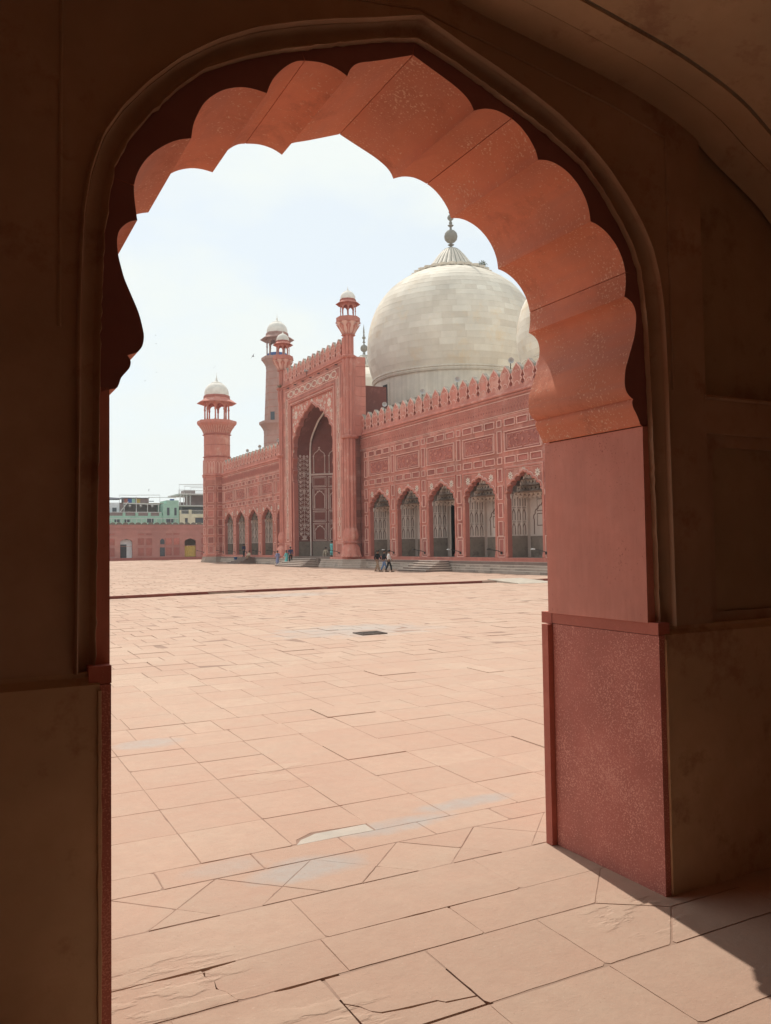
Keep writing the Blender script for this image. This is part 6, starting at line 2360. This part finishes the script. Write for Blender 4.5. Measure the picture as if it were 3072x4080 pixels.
for i, (y_, wh, lb) in enumerate(((62.5, True, 'white headed floodlight on the strip nearest the portal column'), (57.25, False, 'dark floodlight between the second and third arches from the portal'),
                                  (52.0, True, 'white floodlight above the right end of the near steps'), (46.8, False, 'dark floodlight between the two rightmost arches'),
                                  (41.95, True, 'white floodlight cut off beside the right pier'))):
    floodlight(XF - 0.06, y_, 1.72, lb, wh)
for (x_, y_, wh, lb) in ((XF - 0.06, 91.9, False, 'dark floodlight beside the left foot of the portal'), (XF - 0.06, 97.1, False, 'dark floodlight right of the far wing steps'),
                         (XF - 0.06, 102.4, False, 'dark floodlight left of the far wing steps'), (XF - 0.06, 107.3, False, 'dark floodlight between the two leftmost arches'),
                         (XF - 0.06, 112.7, False, 'dark floodlight in the corner between tower and far wing'), (TX - 1.9, TY + 0.3, False, 'dark floodlight jutting left from the tower base'),
                         (XP - 0.1, 70.4, False, 'dark floodlight on the right portal jamb')):
    floodlight(x_, y_, 1.72, lb, wh)


def loudspeaker(x, y, z, label, az=0.9):
    t = thing('loudspeaker', label, 'loudspeaker', (x, y, z), 'horn loudspeakers along the parapet')
    hb = MB()
    hb.lathe([(0.05, -0.45), (0.06, -0.2), (0.11, 0.0), (0.2, 0.18), (0.33, 0.32), (0.34, 0.34), (0.29, 0.31), (0.1, 0.05)], 14)
    R = Matrix.Rotation(az, 3, 'Z') @ Matrix.Rotation(PI / 2, 3, 'Y')
    hb.v = [tuple(R @ (Vector(p) * 0.62) + Vector((0, 0, 0.2))) for p in hb.v]
    hb.build('horn', SPEAKER, t, True)
    st = MB()
    st.tube([(0, 0, -0.35), (0, 0, 0.15)], 0.03, 5)
    st.build('bracket', METAL_DARK, t)
    return t


for (y_, z_, lb) in ((63.65, 14.35, 'white horn speaker on the parapet next to the portal column'), (57.1, 14.35, 'white horn speaker second along the near parapet from the portal'),
                     (51.9, 14.35, 'white horn speaker on the parapet below the middle of the great dome'), (45.2, 14.4, 'grey round horn speaker on the parapet at the foot of the cut off dome')):
    loudspeaker(XF - 0.15, y_, z_, lb, -2.0)
for (y_, lb) in ((101.5, 'small horn speaker on the far parapet, nearest the tower'), (96.75, 'small horn speaker in the middle of the far parapet'), (90.3, 'white horn speaker where the far parapet meets the portal')):
    loudspeaker(XF - 0.1, y_, 14.4, lb, -2.2)
loudspeaker(XP - 0.15, YC + 0.6, 19.95, 'dark horn speaker hanging below the portal battlements', 2.6)

# plastic bucket, cable, plants
bk_ = MB()
bk_.lathe([(0.20, 0), (0.28, 0.36), (0.30, 0.36), (0.26, 0.34), (0.18, 0.03)], 14)
tag(bk_.build('bucket', BLUE, None, True, loc=(XF - 0.42, 105.9, 0.68)), 'blue plastic bucket standing on the plinth ledge of the far wing', 'bucket')
cb = MB()
cb.tube([(TX + 0.8, TY - 2.4, 19.8), (TX + 0.95, TY - 2.4, 18.5), (TX + 1.05, TY - 2.3, 17.0), (TX + 1.1, TY - 2.2, 16.0), (TX + 0.95, TY - 2.1, 15.0), (TX + 0.9, TY - 2.0, 14.3)], 0.018, 4)
tag(cb.build('cable', REVEAL), 'thin slack cable hanging down beside the tower gallery', 'cable')


def tuft(name, label, loc, r, n, mat, seed):
    mb = MB()
    rn = random.Random(seed)
    for k in range(n):
        d = Vector((rn.gauss(0, 1), rn.gauss(0, 1), abs(rn.gauss(0, 1)) * 0.9)).normalized() * r * rn.random() ** 0.5
        a = rn.random() * 6
        s = r * rn.uniform(0.10, 0.2)
        e1 = Vector((math.cos(a), math.sin(a), rn.uniform(-.5, .5))) * s
        e2 = Vector((-math.sin(a), math.cos(a), rn.uniform(-.5, .8))) * s * 0.6
        mb.face([tuple(d - e1), tuple(d + e2), tuple(d + e1), tuple(d - e2)])
    for k in range(7):
        d = Vector((rn.gauss(0, 0.6), rn.gauss(0, 0.6), 1)).normalized() * r * 0.9
        mb.tube([(0, 0, -r * 0.3), tuple(d * 0.5), tuple(d)], r * 0.02, 3)
    o = mb.build(name, mat, None, loc=loc)
    return tag(o, label, 'plant')


_cv = Vector((-49.1, -77.15)).normalized()
_lv = Vector((_cv.y, -_cv.x))
_q = Vector((49.1, YC)) - _lv * 3.35 + _cv * 2.2
tuft('weed', 'scrubby weed growing from the collar of the great dome', (_q.x, _q.y, 32.35), 0.62, 170, plain('dusty_leaf', (0.20, 0.23, 0.16), 0.8, 0, 6), 2)
tuft('weed', 'green weed growing on the left end of the portal cornice', (XP - 0.2, YC + 8.25, 19.75), 0.40, 120, GREENERY, 3)

# birds
for i, (az, el, dist) in enumerate(((620, 1336, 150), (622, 1370, 130), (624, 1484, 160), (578, 1517, 170), (855, 1462, 120), (1008, 1420, 90), (593, 1953, 140), (1338, 1048, 160))):
    d = (M.to_3x3() @ Vector((az - 1536, -(el - 2040), -FPX))).normalized()
    p = Vector((0, 0, 2.28)) + d * dist
    mb = MB()
    s = 0.26 if i != 5 else 0.42
    mb.lathe([(0.01, -0.42), (0.06, -0.2), (0.10, 0.0), (0.07, 0.2), (0.05, 0.3), (0.01, 0.38)], 6)
    mb.v = [(z * s, x * s, y * s) for x, y, z in mb.v]
    for sd in (-1, 1):
        mb.face([(0.15 * s, 0, 0.03 * s), (0.02 * s, sd * 0.55 * s, 0.22 * s), (-0.12 * s, sd * 1.15 * s, 0.12 * s), (-0.14 * s, sd * 0.5 * s, 0.1 * s), (-0.2 * s, 0, 0.03 * s)])
    o = mb.build('bird', METAL_DARK, None, loc=tuple(p))
    o.rotation_euler = (0.2 * i, 0.3, 1.1 * i)
    lab = ('dark bird flying in the sky just right of the portal kite speck', )
    labs = ['upper of two birds beside the bulging left corbel of the arch', 'lower of two birds beside the bulging left corbel of the arch', 'lone bird level with the small lower corbel at left', 'faint bird close to the left jamb above the tower height',
            'pale bird gliding above the corner tower finial', 'larger dark bird left of the far minaret dome', 'bird low over the mint green rooftops', 'tiny bird speck high above the portal kiosk']
    tag(o, labs[i], 'bird', 'birds in the pale sky')


# ================================================================== PEOPLE
def skin_mesh(name, chain, parent, mat, sub=1):
    """chain: list of (points, radii, link) polylines; link = index of the vertex it grows from"""
    me = bpy.data.meshes.new(name)
    V, Ed, Rr = [], [], []
    for pts, rad, link in chain:
        prev = link
        for p, r in zip(pts, rad):
            V.append(p)
            Rr.append(r)
            i = len(V) - 1
            if prev is not None:
                Ed.append((prev, i))
            prev = i
    me.from_pydata(V, Ed, [])
    me.materials.append(mat)
    o = put(name, me, parent)
    md = o.modifiers.new('skin', 'SKIN')
    md.use_smooth_shade = True
    sv = me.skin_vertices[0].data
    for i, r in enumerate(Rr):
        sv[i].radius = (r, r) if not isinstance(r, tuple) else r
    sv[0].use_root = True
    ss = o.modifiers.new('sub', 'SUBSURF')
    ss.levels = sub
    ss.render_levels = sub
    return o


def person(label, loc, rotz, h, top, legs, pose='walk', kameez=None, group='people crossing the court', sc=0.3, skirt=None):
    """adult figure built from a jointed chain; faces local +y"""
    t = thing('person', label, 'person', loc, group)
    t.rotation_euler = (0, 0, rotz)
    k = h / 1.72
    t.scale = (k, k, k)
    st = {'walk': 0.22, 'stand': 0.04}.get(pose, 0.0)
    hip = 0.92
    dz = 0.0
    if pose == 'sit':
        hip = 0.22
    dz = hip - 0.92
    pel = (0, 0, hip)
    ch = (0, 0.02, 1.24 + dz)
    nk = (0, 0.02, 1.47 + dz)
    hd = [(0, 0.03, 1.53 + dz), (0, 0.05, 1.60 + dz), (0, 0.055, 1.68 + dz), (0, 0.05, 1.71 + dz)]
    if pose == 'sit':
        legL = [(0.11, 0.05, hip), (0.16, 0.44, hip + 0.10), (0.14, 0.52, hip - 0.30), (0.14, 0.68, hip - 0.34)]
        legR = [(-0.11, 0.05, hip), (-0.17, 0.42, hip + 0.12), (-0.14, 0.50, hip - 0.28), (-0.14, 0.66, hip - 0.33)]
        armL = [(0.19, 0.02, 1.40 + dz), (0.26, 0.10, 1.14 + dz), (0.20, 0.34, 1.02 + dz), (0.18, 0.42, 1.00 + dz)]
        armR = [(-0.19, 0.02, 1.40 + dz), (-0.26, 0.10, 1.14 + dz), (-0.20, 0.34, 1.04 + dz), (-0.18, 0.42, 1.02 + dz)]
    else:
        legL = [(0.10, 0, hip - 0.04), (0.10, st * 0.75, 0.50), (0.10, st, 0.08), (0.10, st + 0.15, 0.035)]
        legR = [(-0.10, 0, hip - 0.04), (-0.10, -st * 0.35, 0.49), (-0.10, -st * 1.25, 0.10), (-0.10, -st * 1.25 + 0.14, 0.035)]
        armL = [(0.19, 0.0, 1.40), (0.25, -st * 0.5, 1.14), (0.24, -st * 0.5 + 0.08, 0.90), (0.24, -st * 0.4 + 0.12, 0.80)]
        armR = [(-0.19, 0.0, 1.40), (-0.25, st * 0.5, 1.14), (-0.23, st * 0.8 + 0.10, 0.92), (-0.22, st * 0.9 + 0.16, 0.83)]
    body = [([pel, (0, 0.0, hip + 0.14), ch, (0, 0.01, 1.40 + dz), nk] + hd, [0.12, 0.115, 0.135, 0.10, 0.055, 0.065, 0.092, 0.085, 0.05], None)]
    body.append(([armL[0], armL[1], armL[2], armL[3]], [0.06, 0.045, 0.034, 0.04], 3))
    body.append(([armR[0], armR[1], armR[2], armR[3]], [0.06, 0.045, 0.034, 0.04], 3))
    body.append(([legL[0], legL[1], legL[2], legL[3]], [0.085, 0.06, 0.042, 0.04], 0))
    body.append(([legR[0], legR[1], legR[2], legR[3]], [0.085, 0.06, 0.042, 0.04], 0))
    skin_mesh('body', body, t, SKIN)
    # clothes follow the same joints a little outside the body
    lowz = hip + 0.02
    shirt = [([(0, 0, lowz), (0, 0, hip + 0.16), (0, 0.02, 1.24 + dz), (0, 0.01, 1.405 + dz), (0, 0.015, 1.45 + dz)], [0.150, 0.142, 0.155, 0.115, 0.07], None)]
    for A in (armL, armR):
        e = tuple(lerp(a, b, 0.75) for a, b in zip(A[1], A[2]))
        shirt.append(([tuple(q for q in A[0]), A[1], e], [0.078, 0.062, 0.052], 3))
    skin_mesh('shirt', shirt, t, top)
    tro = [([(0, 0, hip + 0.04), (0, 0, hip - 0.03)], [0.145, 0.14], None)]
    for Lg in (legL, legR):
        e = tuple(lerp(a, b, 0.95) for a, b in zip(Lg[1], Lg[2]))
        tro.append(([Lg[0], Lg[1], e], [0.105, 0.082, 0.066 if not kameez else 0.08], 1))
    skin_mesh('trousers', tro, t, legs)
    if kameez:
        mb = MB()
        pr_ = [(0.155, 1.30), (0.16, 1.05), (0.19, 0.85), (0.22, 0.62), (0.25, 0.42), (0.235, 0.42)]
        mb.lathe([(r, z) for r, z in pr_], 20, 0, (0, 0), 0, lambda a, z: 1 + (0.06 * math.cos(5 * a) if z < 0.8 else 0))
        mb.v = [(x, y * 0.78 + (0.05 * (1.3 - z)), z + dz * (z > 0.8)) for x, y, z in mb.v]
        mb.build('tunic', top, t, True)
    hr = MB()
    hr.lathe([(0.098, -0.01), (0.105, 0.04), (0.098, 0.085), (0.07, 0.12), (0.02, 0.135)], 14)
    hr.v = [(x, y * 1.12 + 0.035, z + 1.625 + dz) for x, y, z in hr.v]
    hr.build('hair', HAIR, t, True)
    fc = MB()
    for s in (-1, 1):
        fc.lathe([(0.002, -0.012), (0.014, 0), (0.002, 0.012)], 6, 0, (s * 0.035, 0.142))
    fc.v = [(x, y, z + 1.625 + dz) for x, y, z in fc.v]
    fc.lathe([(0.018, 1.565 + dz), (0.022, 1.572 + dz), (0.006, 1.62 + dz)], 6, 0, (0, 0.150))
    fc.build('face', SKIN, t, True)
    sh = MB()
    for Lg in (legL, legR):
        x, y_, z_ = Lg[3]
        sh.box(x - 0.05, x + 0.05, y_ - 0.20, y_ + 0.08, z_ - 0.036, z_ + 0.03)
    sh.build('shoe', CLOTH['brown'], t)
    return t


person('person in black top and khaki trousers walking by the near wing', (29.0, 56.9, PZ), -2.6, 1.62, CLOTH['black'], CLOTH['khaki'])
person('person in dark top and blue jeans half hidden by the white shirt', (29.15, 56.1, PZ), -2.2, 1.62, CLOTH['charcoal'], CLOTH['denim'])
person('person in white shirt and black trousers striding past the near steps', (29.25, 55.5, PZ), -2.0, 1.62, CLOTH['white'], CLOTH['black'])
person('person in lavender tunic walking below the portal steps', (30.2, 82.2, PZ), 0.6, 1.60, CLOTH['lavender'], CLOTH['lavender'], kameez=True)
person('person in turquoise tunic walking toward the portal steps', (30.6, 80.6, PZ), 0.5, 1.62, CLOTH['turquoise'], CLOTH['turquoise'], kameez=True)
person('person in navy climbing the portal steps', (30.75, 79.9, 0.60), -0.4, 1.66, CLOTH['navy'], CLOTH['black'])
person('person in dark clothes standing at the top of the far steps', (32.6, 101.0, 1.08), 0.4, 1.62, CLOTH['navy'], CLOTH['charcoal'], pose='stand')
person('person in pale clothes sitting on the far steps', (32.3, 97.9, 0.95), 2.0, 1.5, CLOTH['cream'], CLOTH['khaki'], pose='sit')
person('person in turquoise tunic standing just inside the portal', (32.9, 74.3, FLP), -1.2, 1.5, CLOTH['turquoise'], CLOTH['turquoise'], pose='stand', kameez=True)
person('person in cream clothes sitting on the portal floor', (33.3, 76.7, FLP), 2.4, 1.5, CLOTH['cream'], CLOTH['cream'], pose='sit')

# ================================================================== HAZE
hz = MB()
hz.box(-302, 362, -62, 462, -1.3, 56.0)
hm = bpy.data.materials.new('haze')
hm.use_nodes = True
hn = hm.node_tree.nodes
hn.remove(hn['Principled BSDF'])
pv = hn.new('ShaderNodeVolumePrincipled')
pv.inputs['Density'].default_value = HAZE
pv.inputs['Color'].default_value = (0.93, 0.96, 0.98, 1)
pv.inputs['Anisotropy'].default_value = 0.2
hm.node_tree.links.new(pv.outputs['Volume'], hn['Material Output'].inputs['Volume'])
tag(hz.build('haze', hm), 'thin pale summer haze over the court', kind='stuff')
